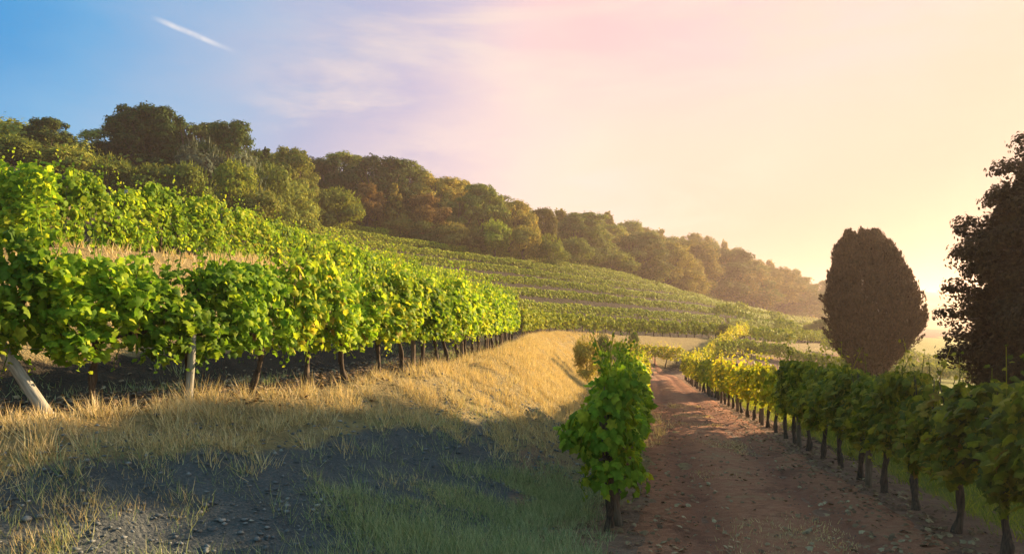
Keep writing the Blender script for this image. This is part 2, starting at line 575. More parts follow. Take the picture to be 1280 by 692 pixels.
def wood_mat(name, c1, c2, scale=18):
    m, nt, b, out = new_mat(name)
    tc = nt.nodes.new('ShaderNodeTexCoord')
    mp = nt.nodes.new('ShaderNodeMapping')
    mp.inputs['Scale'].default_value = (1, 1, .14)
    nt.links.new(tc.outputs['Object'], mp.inputs[0])
    nz = nt.nodes.new('ShaderNodeTexNoise')
    nz.inputs['Scale'].default_value = scale * 3
    nz.inputs['Detail'].default_value = 6
    nt.links.new(mp.outputs[0], nz.inputs[0])
    cr = ramp(nt, [(.3, c1), (.7, c2)])
    nt.links.new(nz.outputs['Fac'], cr.inputs[0])
    nt.links.new(cr.outputs[0], b.inputs['Base Color'])
    b.inputs['Roughness'].default_value = .85
    b.inputs['Specular IOR Level'].default_value = .15
    bp = nt.nodes.new('ShaderNodeBump')
    bp.inputs['Strength'].default_value = .7
    bp.inputs['Distance'].default_value = .015
    nt.links.new(nz.outputs['Fac'], bp.inputs['Height'])
    nt.links.new(bp.outputs[0], b.inputs['Normal'])
    return m


BARK_VINE = wood_mat('vine_bark', (.035, .024, .016), (.13, .09, .06), 22)
BARK_TREE = wood_mat('tree_bark', (.05, .035, .025), (.16, .11, .08), 5)
POST_WOOD = wood_mat('weathered_post', (.20, .18, .14), (.42, .38, .30), 14)
POST_DARK = wood_mat('brown_post', (.10, .065, .04), (.24, .17, .11), 14)

mG, ntg, bg, _ = new_mat('hillside_ground')
geo = ntg.nodes.new('ShaderNodeNewGeometry')
at = ntg.nodes.new('ShaderNodeAttribute')
at.attribute_name = 'zone'
zs = ntg.nodes.new('ShaderNodeSeparateColor')
ntg.links.new(at.outputs['Color'], zs.inputs[0])


def tex_noise(nt, scale, detail=6, rough=.6, vec=None):
    n = nt.nodes.new('ShaderNodeTexNoise')
    n.inputs['Scale'].default_value = scale
    n.inputs['Detail'].default_value = detail
    n.inputs['Roughness'].default_value = rough
    if vec is not None:
        nt.links.new(vec, n.inputs[0])
    return n.outputs['Fac']


P = geo.outputs['Position']
n_big, n_mid, n_fine = tex_noise(ntg, .5, 4, .6, P), tex_noise(ntg, 4, 6, .65, P), tex_noise(ntg, 40, 5, .7, P)
vor = ntg.nodes.new('ShaderNodeTexVoronoi')
vor.inputs['Scale'].default_value = 26
ntg.links.new(P, vor.inputs[0])
schist = ramp(ntg, [(.25, (.055, .06, .062)), (.5, (.12, .125, .12)), (.75, (.22, .215, .195))])
ntg.links.new(math_node(ntg, 'ADD', math_node(ntg, 'MULTIPLY', n_fine, .6), math_node(ntg, 'MULTIPLY', n_mid, .4)), schist.inputs[0])
stone = mix(ntg, maprange(ntg, vor.outputs['Distance'], .30, .05, 0, .45), schist.outputs[0], (.24, .235, .21))
dry = ramp(ntg, [(.3, (.16, .11, .05)), (.52, (.34, .25, .11)), (.75, (.50, .39, .19))])
ntg.links.new(math_node(ntg, 'ADD', math_node(ntg, 'MULTIPLY', n_fine, .5), math_node(ntg, 'MULTIPLY', n_mid, .5)), dry.inputs[0])
grn = ramp(ntg, [(.3, (.11, .12, .02)), (.55, (.22, .22, .035)), (.75, (.34, .30, .05))])
ntg.links.new(math_node(ntg, 'ADD', math_node(ntg, 'MULTIPLY', n_big, .5), math_node(ntg, 'MULTIPLY', n_mid, .5)), grn.inputs[0])
pink = ramp(ntg, [(.3, (.20, .11, .07)), (.7, (.38, .23, .15))])
ntg.links.new(n_mid, pink.inputs[0])


def broke(ch, lo=.3, hi=.7):
    return maprange(ntg, math_node(ntg, 'ADD', zs.outputs[ch], math_node(ntg, 'MULTIPLY', math_node(ntg, 'SUBTRACT', n_mid, .5), .9)), lo, hi)


soil = ramp(ntg, [(.3, (.026, .021, .014)), (.55, (.066, .052, .034)), (.75, (.15, .115, .075))])  # soil darkened so its colour also carries the shade between vine rows
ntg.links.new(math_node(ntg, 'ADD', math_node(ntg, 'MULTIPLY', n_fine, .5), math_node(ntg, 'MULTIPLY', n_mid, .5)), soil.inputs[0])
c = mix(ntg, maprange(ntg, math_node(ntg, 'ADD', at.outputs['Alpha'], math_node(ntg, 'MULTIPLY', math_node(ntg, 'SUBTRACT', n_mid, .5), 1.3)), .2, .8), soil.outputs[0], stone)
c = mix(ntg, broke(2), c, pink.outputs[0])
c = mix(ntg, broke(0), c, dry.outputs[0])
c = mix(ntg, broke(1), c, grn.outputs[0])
ntg.links.new(c, bg.inputs['Base Color'])
bg.inputs['Roughness'].default_value = .95
bg.inputs['Specular IOR Level'].default_value = .1
bp = ntg.nodes.new('ShaderNodeBump')
bp.inputs['Strength'].default_value = .9
bp.inputs['Distance'].default_value = .08
ntg.links.new(math_node(ntg, 'ADD', n_fine, math_node(ntg, 'MULTIPLY', vor.outputs['Distance'], -.8)), bp.inputs['Height'])
ntg.links.new(bp.outputs[0], bg.inputs['Normal'])

mR, ntr, br, _ = new_mat('reddish_dirt')
geo2 = ntr.nodes.new('ShaderNodeNewGeometry')
P2 = geo2.outputs['Position']
a1, a2, a3 = tex_noise(ntr, .9, 5, .65, P2), tex_noise(ntr, 7, 6, .7, P2), tex_noise(ntr, 70, 4, .7, P2)
atr = ntr.nodes.new('ShaderNodeAttribute')
atr.attribute_name = 'zone'
zr_ = ntr.nodes.new('ShaderNodeSeparateColor')
ntr.links.new(atr.outputs['Color'], zr_.inputs[0])
dirt = ramp(ntr, [(.28, (.20, .080, .044)), (.5, (.40, .175, .095)), (.72, (.56, .285, .165))])
ntr.links.new(math_node(ntr, 'ADD', math_node(ntr, 'MULTIPLY', a3, .45), math_node(ntr, 'MULTIPLY', a2, .55)), dirt.inputs[0])
vr = ntr.nodes.new('ShaderNodeTexVoronoi')
vr.inputs['Scale'].default_value = 34
ntr.links.new(P2, vr.inputs[0])
cr_ = mix(ntr, maprange(ntr, vr.outputs['Distance'], .22, .04, 0, .35), dirt.outputs[0], (.34, .25, .19))
litter = math_node(ntr, 'ADD', math_node(ntr, 'ADD', a1, math_node(ntr, 'MULTIPLY', math_node(ntr, 'SUBTRACT', a2, .5), .6)), math_node(ntr, 'MULTIPLY', zr_.outputs[0], .07))
cr_ = mix(ntr, maprange(ntr, litter, .56, .70, 0, .65), cr_, (.36, .22, .11))
cr_ = mix(ntr, maprange(ntr, math_node(ntr, 'ADD', a1, math_node(ntr, 'MULTIPLY', a2, .3)), .60, .50, .0, .45), cr_, (.085, .045, .03))
cr_ = mix(ntr, math_node(ntr, 'MULTIPLY', zr_.outputs[1], .45), cr_, (.17, .075, .052))
ntr.links.new(cr_, br.inputs['Base Color'])
br.inputs['Roughness'].default_value = .95
br.inputs['Specular IOR Level'].default_value = .1
bp2 = ntr.nodes.new('ShaderNodeBump')
bp2.inputs['Strength'].default_value = .9
bp2.inputs['Distance'].default_value = .04
ntr.links.new(math_node(ntr, 'ADD', a3, math_node(ntr, 'ADD', a2, math_node(ntr, 'MULTIPLY', vr.outputs['Distance'], -.5))), bp2.inputs['Height'])
ntr.links.new(bp2.outputs[0], br.inputs['Normal'])

# ------------------------------------------------------------------ the ground
def graded(fine):
    out = []
    for a, b, st in fine:
        out.append(np.arange(a, b, st))
    return np.concatenate(out)


gx = np.concatenate([-np.geomspace(4000, 95, 16), graded([(-90, -14, 1.1), (-14, 13, .2), (13, 70, .9), (70, 200, 5)]), np.geomspace(200, 5000, 18)])
gy = np.concatenate([-np.geomspace(600, 9, 10), graded([(-8, 3, .8), (3, 30, .2), (30, 62, .4), (62, 150, .9), (150, 400, 6)]), np.geomspace(400, 6000, 18)])
GX, GY = np.meshgrid(gx, gy)
fx, fy = GX.ravel(), GY.ravel()
fz = ground_z(fx, fy)
on_track = (fx > row_m(fy) + .5) & (fx < row_r(fy) - .5) & (fy < 62) & (fy > -6)
fz = fz - on_track * .05
nxg, nyg = len(gx), len(gy)
idx = np.arange(nxg * nyg).reshape(nyg, nxg)
quads = np.stack([idx[:-1, :-1], idx[:-1, 1:], idx[1:, 1:], idx[1:, :-1]], -1).reshape(-1, 4)
S_, ZL_, YL_ = lip_info(fx, fy)
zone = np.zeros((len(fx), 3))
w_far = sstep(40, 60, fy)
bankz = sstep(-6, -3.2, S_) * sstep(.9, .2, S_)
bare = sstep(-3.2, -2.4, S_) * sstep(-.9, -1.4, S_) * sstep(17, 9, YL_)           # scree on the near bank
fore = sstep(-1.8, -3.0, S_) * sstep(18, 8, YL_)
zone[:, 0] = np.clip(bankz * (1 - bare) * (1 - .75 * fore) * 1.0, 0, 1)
qq = S_ / TERR - np.floor(S_ / TERR)
upz = np.where(S_ < 3.0, .05, np.where(qq > .5, .85, .5))  # dark soil behind the lowest row also stands in for shade
upz = np.where((S_ > 11) | (fy > 56), .0, upz)  # dark soil on the far terraces doubles as shade between rows
zone[:, 0] = np.where(S_ > .9, upz, zone[:, 0])
zone[:, 0] = np.where((S_ < -6) & (fy > 45), .35, zone[:, 0])
right = fx - row_r(np.minimum(fy, 70))
zone[:, 1] = np.where(S_ < -2, sstep(.3, .9, right) * np.where(fy < 62, 1, .8), 0)
zone[:, 1] = np.where((fy > 150) | (fx > 75), .9, zone[:, 1])
zone[:, 1] = np.where(S_ > 44, .8, zone[:, 1])
zone[:, 1] = np.where((S_ > 1) & (fy > 56) & (S_ < 44), .12, zone[:, 1])
zone[:, 2] = np.where((S_ > 1) & (fy > 56) & (S_ < 44), .9 * sstep(.55, .8, vnoise(fx, fy, 6, 12)), zone[:, 2])
zone[:, 2] = np.where((S_ < -3) & (fy > 14) & (right < .5), .9, 0)
zone[:, 2] = np.where((S_ < -1) & (fy > 55) & (fx > 8) & (fy < 140), .9 * sstep(-.3, .5, vnoise(fx, fy, 9, 8)) , zone[:, 2])
zone[:, 1] = np.where((S_ < -1) & (S_ > -14) & (fy > 66) & (fy < 150), .25, zone[:, 1])
zone[:, 2] = np.where((S_ < -1) & (S_ > -12) & (fy > 66) & (fy < 150), .75, zone[:, 2])
zone[:, 2] = np.where((S_ < -1.5) & (fy <= 14) & (fx > -.2), np.maximum(zone[:, 2], .8 * sstep(-.8, .6, fx)), zone[:, 2])
zone[:, 1] = np.where((S_ < -14) & (fy > 66), .75, zone[:, 1])
zone[:, 2] = np.where((S_ < -14) & (fy > 66), .2, zone[:, 2])
schist_mask = np.clip(sstep(-4.6, -3.6, S_) * sstep(.0, -.6, S_) * sstep(24, 14, YL_) + .3 * fore, 0, 1) * (fy < 40)
zone = np.concatenate([zone, schist_mask[:, None]], 1)
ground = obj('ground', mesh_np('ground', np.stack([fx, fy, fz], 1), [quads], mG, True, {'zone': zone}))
tag(ground, 'terraced hillside of grey schist soil, dry grass and vineyard floor', 'ground', kind='structure')

# dirt track
ty = np.concatenate([np.arange(1.0, 30, .12), np.arange(30, 62, .3)])
tu = np.linspace(0, 1, 34)
TY, TU = np.meshgrid(ty, tu, indexing='ij')
xl, xr = row_m(TY) + .12, row_r(TY) - .10
TX = xl + (xr - xl) * TU
bend = np.clip(TY - 50, 0, None) ** 2 * -.012
TX = TX + bend
tz = ground_z(TX.ravel(), TY.ravel()).reshape(TX.shape)
edge = np.minimum(TU, 1 - TU)
rut = -.075 * (np.exp(-((TU - .27) / .08) ** 2) + np.exp(-((TU - .70) / .08) ** 2)) * sstep(2, 8, TY)
tz = tz + .012 + rut * .7 + .02 * vnoise(TX, TY, .7, 6) + .012 * vnoise(TX, TY, .25, 7) - .11 * sstep(.07, 0.0, edge + .02 * vnoise(TX, TY, .5, 9))
nI, nJ = TX.shape
ii = np.arange(nI * nJ).reshape(nI, nJ)
tq = np.stack([ii[:-1, :-1], ii[:-1, 1:], ii[1:, 1:], ii[1:, :-1]], -1).reshape(-1, 4)
tzone = np.zeros((nI * nJ, 3))
tzone[:, 0] = np.exp(-((TU.ravel() - .48) / .13) ** 2) - .55 * (np.exp(-((TU.ravel() - .27) / .07) ** 2) + np.exp(-((TU.ravel() - .70) / .07) ** 2))
tzone[:, 1] = np.exp(-((TU.ravel() - .27) / .075) ** 2) + np.exp(-((TU.ravel() - .70) / .075) ** 2)
track = obj('dirt_track', mesh_np('dirt_track', np.stack([TX.ravel(), TY.ravel(), tz.ravel()], 1), [tq], mR, True, {'zone': tzone}))
tag(track, 'reddish dirt track running downhill between two vine rows', 'track', kind='structure')


# ------------------------------------------------------------------ vines
def vine_foliage(seed, n, size, tmpl, mat, name, thick=.17, zlo=.62, zhi=1.62, halfw=.66, shoots=7, cap=0, ragged=0.0):
    rng = np.random.default_rng(seed)
    # a few swollen bunches of growth give the wall its lumps and hollows
    nc = 9
    cx = rng.uniform(-halfw, halfw, nc)
    czz = rng.uniform(zlo + .15, zhi - .1, nc)
    cw = rng.uniform(.6, 1.5, nc)
    x = rng.uniform(-halfw, halfw, n * 3)
    z = zlo + (zhi - zlo) * rng.beta(1.25, 1.05, n * 3)
    d = np.exp(-(((x[:, None] - cx) / .26) ** 2 + ((z[:, None] - czz) / .25) ** 2)) * cw
    dens = .09 + d.max(1)
    keep = rng.random(n * 3) < dens / dens.max()
    x, z, dens = x[keep][:n], z[keep][:n], dens[keep][:n]
    # ragged underside
    low = zlo + .10 * np.sin(x * 7 + seed) + .08 * np.sin(x * 17 + seed * 2)
    z = np.maximum(z, low + rng.uniform(0, .1, len(z)))
    side = np.where(rng.random(len(x)) < .5, -1, 1)
    prof = thick * (.55 + .65 * dens) * (1.15 - .55 * sstep(zlo + .55, zhi + .1, z))
    y = side * prof * np.sqrt(rng.uniform(.12, 1.0, len(x))) + rng.normal(0, .025, len(x))
    wave = ragged * np.sin(z * 6.5 + 1.2)
    y = y * (1 + 2.6 * ragged * np.sin(z * 9.5 + 4)) + wave
    P = np.stack([x, y, z], 1)
    out = np.stack([np.zeros(len(x)), side * 1.0, np.full(len(x), .45)], 1)
    N = out + rnd_unit(rng, len(x)) * 1.05
    T = np.stack([rng.normal(0, .6, len(x)), side * .3, np.full(len(x), -1.0)], 1) + rng.normal(0, .25, (len(x), 3))
    S = size * (.45 + .95 * rng.random(len(x)) ** .8)
    bl = Build()
    V, fs = scatter(tmpl[0], tmpl[1], P, N, T, S)
    bl.add(V, *fs)
    if cap:                                   # leaves closing the two ends of the canopy
        e = np.where(rng.random(cap) < .5, -1, 1)
        cy = rng.uniform(-1, 1, cap)
        cz = zlo + (zhi - zlo) * rng.beta(1.3, 1.1, cap)
        cy = cy * (1 + 2.6 * ragged * np.sin(cz * 9.5 + 4)) + ragged / thick * np.sin(cz * 6.5 + 1.2)
        Pc = np.stack([e * (halfw * rng.uniform(.85, 1.02, cap) + .10 * (1 - cy ** 2)), cy * thick * 1.2, cz], 1)
        Nc = np.stack([e * 1.0, cy * .6, np.full(cap, .4)], 1) + rnd_unit(rng, cap) * .8
        Tc = np.stack([e * .3, rng.normal(0, .5, cap), np.full(cap, -1.0)], 1)
        V, fs = scatter(tmpl[0], tmpl[1], Pc, Nc, Tc, size * rng.uniform(.6, 1.35, cap))
        bl.add(V, *fs)
    # upright and drooping canes with leaves along them
    for k in range(shoots):
        sx = rng.uniform(-halfw, halfw)
        up = k < shoots * .7
        L = rng.uniform(.25, .55) if up else rng.uniform(.2, .4)
        m = max(4, int(L / (size * .55)))
        tt = np.linspace(0, 1, m)
        lean = rng.normal(0, .25)
        sy = rng.normal(0, .06)
        dy = rng.normal(0, .25)
        if up:
            Q = np.stack([sx + lean * tt * L, sy + dy * tt * L, zhi - .12 + tt * L], 1)
        else:
            sd = rng.choice([-1, 1])
            Q = np.stack([sx + lean * tt * L, sd * (thick + .06 * np.sin(tt * 3)), zlo + .12 - tt * L * .7], 1)
        if name == 'near':
            bl.tube(Q[[0, m // 2, m - 1]], [.006, .005, .003], 4, cap=False)
        Q = Q + rng.normal(0, .03, Q.shape)
        N = rnd_unit(rng, m) + np.array([0, 0, .5])
        T = rnd_unit(rng, m) + np.array([0, 0, -.5])
        V, fs = scatter(tmpl[0], tmpl[1], Q, N, T, size * rng.uniform(.5, 1.0, m) * (1 - .45 * tt))
        bl.add(V, *fs)
    return bl.mesh('foliage', mat)


def vine_trunk(seed, seg=8):
    rng = np.random.default_rng(seed)
    b = Build()
    n = 9
    t = np.linspace(0, 1, n)
    lean, lean2 = rng.normal(0, .17), rng.normal(0, .06)
    wob = rng.uniform(0, 6)
    px = lean * (t - .9 * t * t * t) + .06 * np.sin(t * 5 + wob) * t * (1.3 - t)
    py = lean2 * t + .05 * np.sin(t * 6 + wob * 2) * t * (1.2 - t)
    pts = np.stack([px - px[-1] * 0, py, t * .80 - .06], 1)
    rad = (.046 - .016 * t) * (1 + .22 * np.sin(t * 14 + wob)) + .016 * np.exp(-t * 9)
    rad[-2:] += .014
    b.tube(pts, rad, seg, rng, .12)
    for s in (-1, 1):
        a = np.linspace(0, 1, 5)
        arm = pts[-1] + np.stack([s * a * .5, .02 * np.sin(a * 5 + wob), .10 * np.sin(a * 1.6)], 1)
        b.tube(arm, .026 - .014 * a, 6, rng, .1)
    for k in range(3):
        a = np.linspace(0, 1, 4)
        x0 = rng.uniform(-.45, .45)
        cane = np.array([x0, 0, .82]) + np.stack([rng.normal(0, .1) * a, rng.normal(0, .08) * a, a * .75], 1)
        b.tube(cane, .010 - .005 * a, 5, rng)
    return b.mesh('trunk', BARK_VINE, True)


def grape_mesh(seed):
    rng = np.random.default_rng(seed)
    b = Build()
    ph = (1 + 5 ** .5) / 2
    iv = np.array([(-1, ph, 0), (1, ph, 0), (-1, -ph, 0), (1, -ph, 0), (0, -1, ph), (0, 1, ph), (0, -1, -ph), (0, 1, -ph), (ph, 0, -1), (ph, 0, 1), (-ph, 0, -1), (-ph, 0, 1)])
    iv /= np.linalg.norm(iv[0])
    ifc = np.array([(0, 11, 5), (0, 5, 1), (0, 1, 7), (0, 7, 10), (0, 10, 11), (1, 5, 9), (5, 11, 4), (11, 10, 2), (10, 7, 6), (7, 1, 8), (3, 9, 4), (3, 4, 2), (3, 2, 6), (3, 6, 8), (3, 8, 9), (4, 9, 5), (2, 4, 11), (6, 2, 10), (8, 6, 7), (9, 8, 1)])
    for k in range(46):
        t = rng.random()
        r = .042 * (1 - t * .75)
        a = rng.uniform(0, 6.28)
        b.add(iv * .0105 + np.array([r * np.cos(a), r * np.sin(a), -t * .16]), ifc)
    b.tube([(0, 0, .05), (0, 0, 0), (0, 0, -.1)], [.004, .004, .003], 4)
    return b


mGr, ntgr, bgr, _ = new_mat('grape_skin')
geo3 = ntgr.nodes.new('ShaderNodeNewGeometry')
crg = ramp(ntgr, [(0, (.22, .10, .04)), (.5, (.34, .22, .06)), (1, (.26, .05, .04))])
ntgr.links.new(geo3.outputs['Random Per Island'], crg.inputs[0])
ntgr.links.new(crg.outputs[0], bgr.inputs['Base Color'])
bgr.inputs['Roughness'].default_value = .35
GRAPES = [grape_mesh(s).mesh('grape_cluster', mGr, True) for s in (1, 2)]

VL, SL, QD = (VL_V, VL_F), (SL_V, SL_F), (QD_V, QD_F)
FOL_NEAR = [vine_foliage(100 + i, 1250, .100, VL, VINE_GREEN, 'near', thick=.25, zlo=.52, zhi=1.72, halfw=.60, shoots=15) for i in range(6)]
FOL_MID = [vine_foliage(200 + i, 1050, .104, SL, VINE_GREEN, 'mid', thick=.22, zlo=.5, zhi=1.74) for i in range(5)]
FOL_UP = [vine_foliage(250 + i, 900, .118, SL, VINE_GREEN, 'mid', thick=.26, zlo=.16, zhi=1.74) for i in range(5)]
FOL_SHADED = [vine_foliage(300 + i, 1150, .102, VL, VINE_SHADED, 'near', thick=.22, zlo=.56, zhi=1.55, shoots=4) for i in range(5)]
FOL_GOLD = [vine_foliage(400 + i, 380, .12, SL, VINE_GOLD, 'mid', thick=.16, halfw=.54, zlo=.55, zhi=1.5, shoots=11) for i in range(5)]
FOL_END = vine_foliage(350, 800, .108, VL, VINE_GREEN, 'near', thick=.23, zlo=.48, zhi=1.60, halfw=.46, shoots=18, cap=300, ragged=.11)
FOL_LOW = [vine_foliage(500 + i, 420, .15, SL, VINE_FAR, 'far', thick=.2, zlo=.35, zhi=1.5) for i in range(4)]
TRUNKS = [vine_trunk(600 + i) for i in range(7)]

ORD1 = ['', 'first', 'second', 'third', 'fourth', 'fifth', 'sixth', 'seventh', 'eighth', 'ninth', 'tenth', 'eleventh', 'twelfth', 'thirteenth', 'fourteenth',
        'fifteenth', 'sixteenth', 'seventeenth', 'eighteenth', 'nineteenth']
TENS = {20: 'twent', 30: 'thirt', 40: 'fort', 50: 'fift', 60: 'sixt', 70: 'sevent', 80: 'eight', 90: 'ninet'}


def ordinal(n):
    if n < 20:
        return ORD1[n]
    t = TENS[n // 10 * 10]
    return t + 'ieth' if n % 10 == 0 else t + 'y-' + ORD1[n % 10]


def resample(P, step, start=0.0):
    P = np.asarray(P, float)
    seg = np.linalg.norm(np.diff(P[:, :2], axis=0), axis=1)
    L = np.concatenate(([0], np.cumsum(seg)))
    t = np.arange(start, L[-1], step)
    x, y = np.interp(t, L, P[:, 0]), np.interp(t, L, P[:, 1])
    e = .6
    ax = np.interp(np.clip(t + e, 0, L[-1]), L, P[:, 0]) - np.interp(np.clip(t - e, 0, L[-1]), L, P[:, 0])
    ay = np.interp(np.clip(t + e, 0, L[-1]), L, P[:, 1]) - np.interp(np.clip(t - e, 0, L[-1]), L, P[:, 1])
    return x, y, np.arctan2(ay, ax)


def terrace_curve(s, y0, y1):
    """contour at distance s uphill of the lip (negative: downhill)"""
    nrm = np.stack([-LT[:, 1], LT[:, 0]], 1)
    P = LIP[:, :2] + nrm * s
    m = (P[:, 1] >= y0) & (P[:, 1] <= y1)
    return P[m]


def make_vine(x, y, rz, fol, tr, label, group, hs=1.0, ws=1.0, grapes=0, rng=random, wy=1.0, mat=None):
    v = empty('grapevine', (x, y, gz(x, y)), rz + (math.pi if rng.random() < .5 else 0))
    tag(v, label, 'grapevine', group)
    t = obj('trunk', tr, v)
    t.rotation_euler = (0, 0, rng.uniform(-.3, .3))
    f = obj('foliage', fol, v)
    f.scale = (ws * (1 if rng.random() < .5 else -1), wy * rng.uniform(.9, 1.15), hs * rng.uniform(.95, 1.06))
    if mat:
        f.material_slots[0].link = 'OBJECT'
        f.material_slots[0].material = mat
    for k in range(grapes):
        g = obj('grape_cluster', GRAPES[k % 2], v, (rng.uniform(-.4, .4), rng.choice([-.2, .2]), rng.uniform(.72, .95)))
        g.scale = (1.1,) * 3
    return v


def post_mesh(h, r, mat, seed, square=False):
    rng = np.random.default_rng(seed)
    b = Build()
    t = np.linspace(0, 1, 6)
    pts = np.stack([.01 * np.sin(t * 4 + seed), .008 * np.cos(t * 3), t * (h + .3) - .3], 1)
    b.tube(pts, r * (1.08 - .14 * t), 4 if square else 9, rng, .03)
    me = b.mesh('vineyard_post', mat, not square)
    return me


# row A: along the lip of the lowest terrace, beginning at the leaning post
A_P = catmull([(-6.6, 7.15), (-5.9, 7.75), (-5.0, 8.5), (-4.25, 9.3), (-3.55, 10.5), (-2.8, 12.2), (-2.12, 14.3), (-1.5, 17.5), (-1.0, 21.5), (-.55, 26), (-.15, 31), (.0, 33.4)], .3)
ax, ay, aa = resample(A_P, 1.08, .45)
used = 0
for i in range(len(ax)):
    near = ay[i] < 24
    fol = FOL_NEAR[(i * 5) % 6] if near else FOL_MID[i % 5]
    make_vine(ax[i], ay[i], aa[i], fol, TRUNKS[(i * 3) % 7],
              f'leafy green grapevine, {ordinal(i + 1)} along the lower left terrace row from its leaning end post',
              'grapevines of the lower left terrace row', 1.0 + .08 * math.sin(i * 1.7), 1.0, grapes=(2 if 2 <= i <= 10 and i % 2 == 0 else 0), mat=VINE_LUSH_SHADE if i < 6 or i in (7, 9) else None)
# row B: upper left terrace
B_P = terrace_curve(10.0, 15.8, 62)
bx, by, ba = resample(B_P, 1.12)
for i in range(len(bx)):
    make_vine(bx[i], by[i], ba[i], FOL_UP[(i * 3) % 5], TRUNKS[(i * 2) % 7],
              f'green grapevine above the dry grass bank, {ordinal(i + 1)} from the left in the upper terrace row',
              'grapevines of the upper left terrace row', (1.06 if i > 5 else .86 + .035 * i) + .10 * math.sin(i * 2.3), 1.08, mat=VINE_LUSH_SHADE if i < 5 else None)
# row between them, from the middle of the picture on
K_P = terrace_curve(5.4, 23, 62)
kx, ky, ka = resample(K_P, 1.12)
for i in range(len(kx)):
    make_vine(kx[i], ky[i], ka[i], FOL_UP[(i * 2) % 5], TRUNKS[(i * 5) % 7],
              f'green grapevine, {ordinal(i + 1)} from the near end of the middle terrace row behind the lower row',
              'grapevines of the middle terrace row', 1.05, 1.05)
# row R: right of the track
R_P = np.array([(row_r(d), d) for d in np.arange(4.9, 52, .5)])
rx, ry, ra = resample(R_P, 1.16)
for i in range(len(rx)):
    near = ry[i] < 17
    fol = FOL_SHADED[(i * 3) % 5] if near else FOL_GOLD[(i * 3) % 5]  # leaf colour itself follows the light: shaded copy near, golden backlit one beyond
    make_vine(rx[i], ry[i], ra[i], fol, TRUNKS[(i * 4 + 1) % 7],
              f'{"dark green shaded" if near else "yellowing backlit"} grapevine, {ordinal(i + 1)} from the near end right of the track',
              'grapevines of the row right of the track', (1.03 if near else .99) + .06 * math.sin(i * 2.1), 1.02)
# row M: between bank and track
M_P = np.array([(row_m(d), d) for d in np.arange(8.5, 46, .5)])
mx, my, ma = resample(M_P, 1.16)
for i in range(len(mx)):
    near = my[i] < 17
    make_vine(mx[i], my[i], ma[i], FOL_END if i == 0 else FOL_NEAR[(i + 2) % 6] if near else FOL_GOLD[(i * 3 + 1) % 5], TRUNKS[(i * 4 + 3) % 7],
              (f'bushy grapevine with big leaves at the near end of the row left of the track' if i == 0 else
               f'grapevine, {ordinal(i + 1)} from the near end of the row between bank and track'),
              'grapevines of the row between bank and track', 1.06 if i == 0 else .92 if i < 6 else .95, .9, grapes=3 if i == 0 else 0, wy=1.0 if i == 0 else .9)
# row N: climbing from the track's far end to the knoll
L_P = catmull([(7.6, 56.5), (10.0, 59.2), (13.2, 61.3)], .4)
lx_, ly_, la_ = resample(L_P, 1.1)
for i in range(len(lx_)):
    make_vine(lx_[i], ly_[i], la_[i], FOL_GOLD[(i * 2) % 5], TRUNKS[i % 7],
              f'yellow grapevine, {ordinal(i + 1)} from the left in the short row across the end of the track',
              'grapevines across the end of the track', 1.0, 1.1)
N_P = catmull([(13.6, 59), (16.0, 65), (19.5, 71.5), (23.5, 80)], .5)
nx_, ny_, na = resample(N_P, 1.2)
for i in range(len(nx_)):
    make_vine(nx_[i], ny_[i], na[i], FOL_GOLD[(i * 3) % 5], TRUNKS[i % 7],
              f'small yellow-green grapevine, {ordinal(i + 1)} from the track in the row climbing to the dark bush',
              'grapevines climbing from the track to the knoll', 1.0, 1.1)
# hedge-like row across the field right of the track
V_P = catmull([(16.8, 66.5), (21, 70.5), (26, 73), (34, 74.5), (45, 73)], .5)
vx_, vy_, va_ = resample(V_P, 1.2)
for i in range(len(vx_)):
    make_vine(vx_[i], vy_[i], va_[i], FOL_LOW[(i * 3) % 4], TRUNKS[i % 7],
              f'dark green grapevine, {ordinal(i + 1)} from the left in the hedge-like row across the lower field',
              'grapevines of the hedge-like row in the lower field', 1.0, 1.15)
# lowest row of the far hillside
F_P = terrace_curve(.8, 44.5, 118)
hx, hy, ha = resample(F_P, 1.2)
for i in range(len(hx)):
    make_vine(hx[i], hy[i], ha[i], FOL_LOW[i % 4], TRUNKS[i % 7],
              f'far grapevine, {ordinal(i + 1)} from the left in the lowest row of the terraced hillside',
              'grapevines of the lowest far hillside row', 1.0, 1.1)

# the rest of the vineyard, too many to single out
fb = Build()
rngf = np.random.default_rng(77)


def far_row(P, step, n_leaf, size, zlo=.25, zhi=1.6, thick=.3, gap=.06, up=.5):
    x, y, a = resample(P, step)
    keep = (rngf.random(len(x)) > gap) & (vnoise(x, y, 5.5, 61) < .86)
    x, y, a = x[keep], y[keep], a[keep]
    if not len(x):
        return
    z = ground_z(x, y)
    hs = rngf.uniform(.93, 1.07, len(x))
    m = len(x) * n_leaf
    ix = np.repeat(np.arange(len(x)), n_leaf)
    lx = rngf.uniform(-.5, .5, m) * step * 1.05
    lz = (zlo + (zhi - zlo) * rngf.beta(1.4, 1.1, m)) * hs[ix]
    sd = np.where(rngf.random(m) < .5, -1, 1)
    ly = sd * thick * np.sqrt(rngf.random(m)) * (1.2 - .5 * lz / zhi)
    ca, sa = np.cos(a[ix]), np.sin(a[ix])
    Pp = np.stack([x[ix] + ca * lx - sa * ly, y[ix] + sa * lx + ca * ly, z[ix] + lz], 1)
    N = np.stack([-sa * sd, ca * sd, np.full(m, up)], 1) + rnd_unit(rngf, m) * .6
    T = rnd_unit(rngf, m) + np.array([0, 0, -1.0])
    V, fs = scatter(SL_V, SL_F, Pp, N, T, size * rngf.uniform(.7, 1.3, m))
    fb.add(V, *fs)


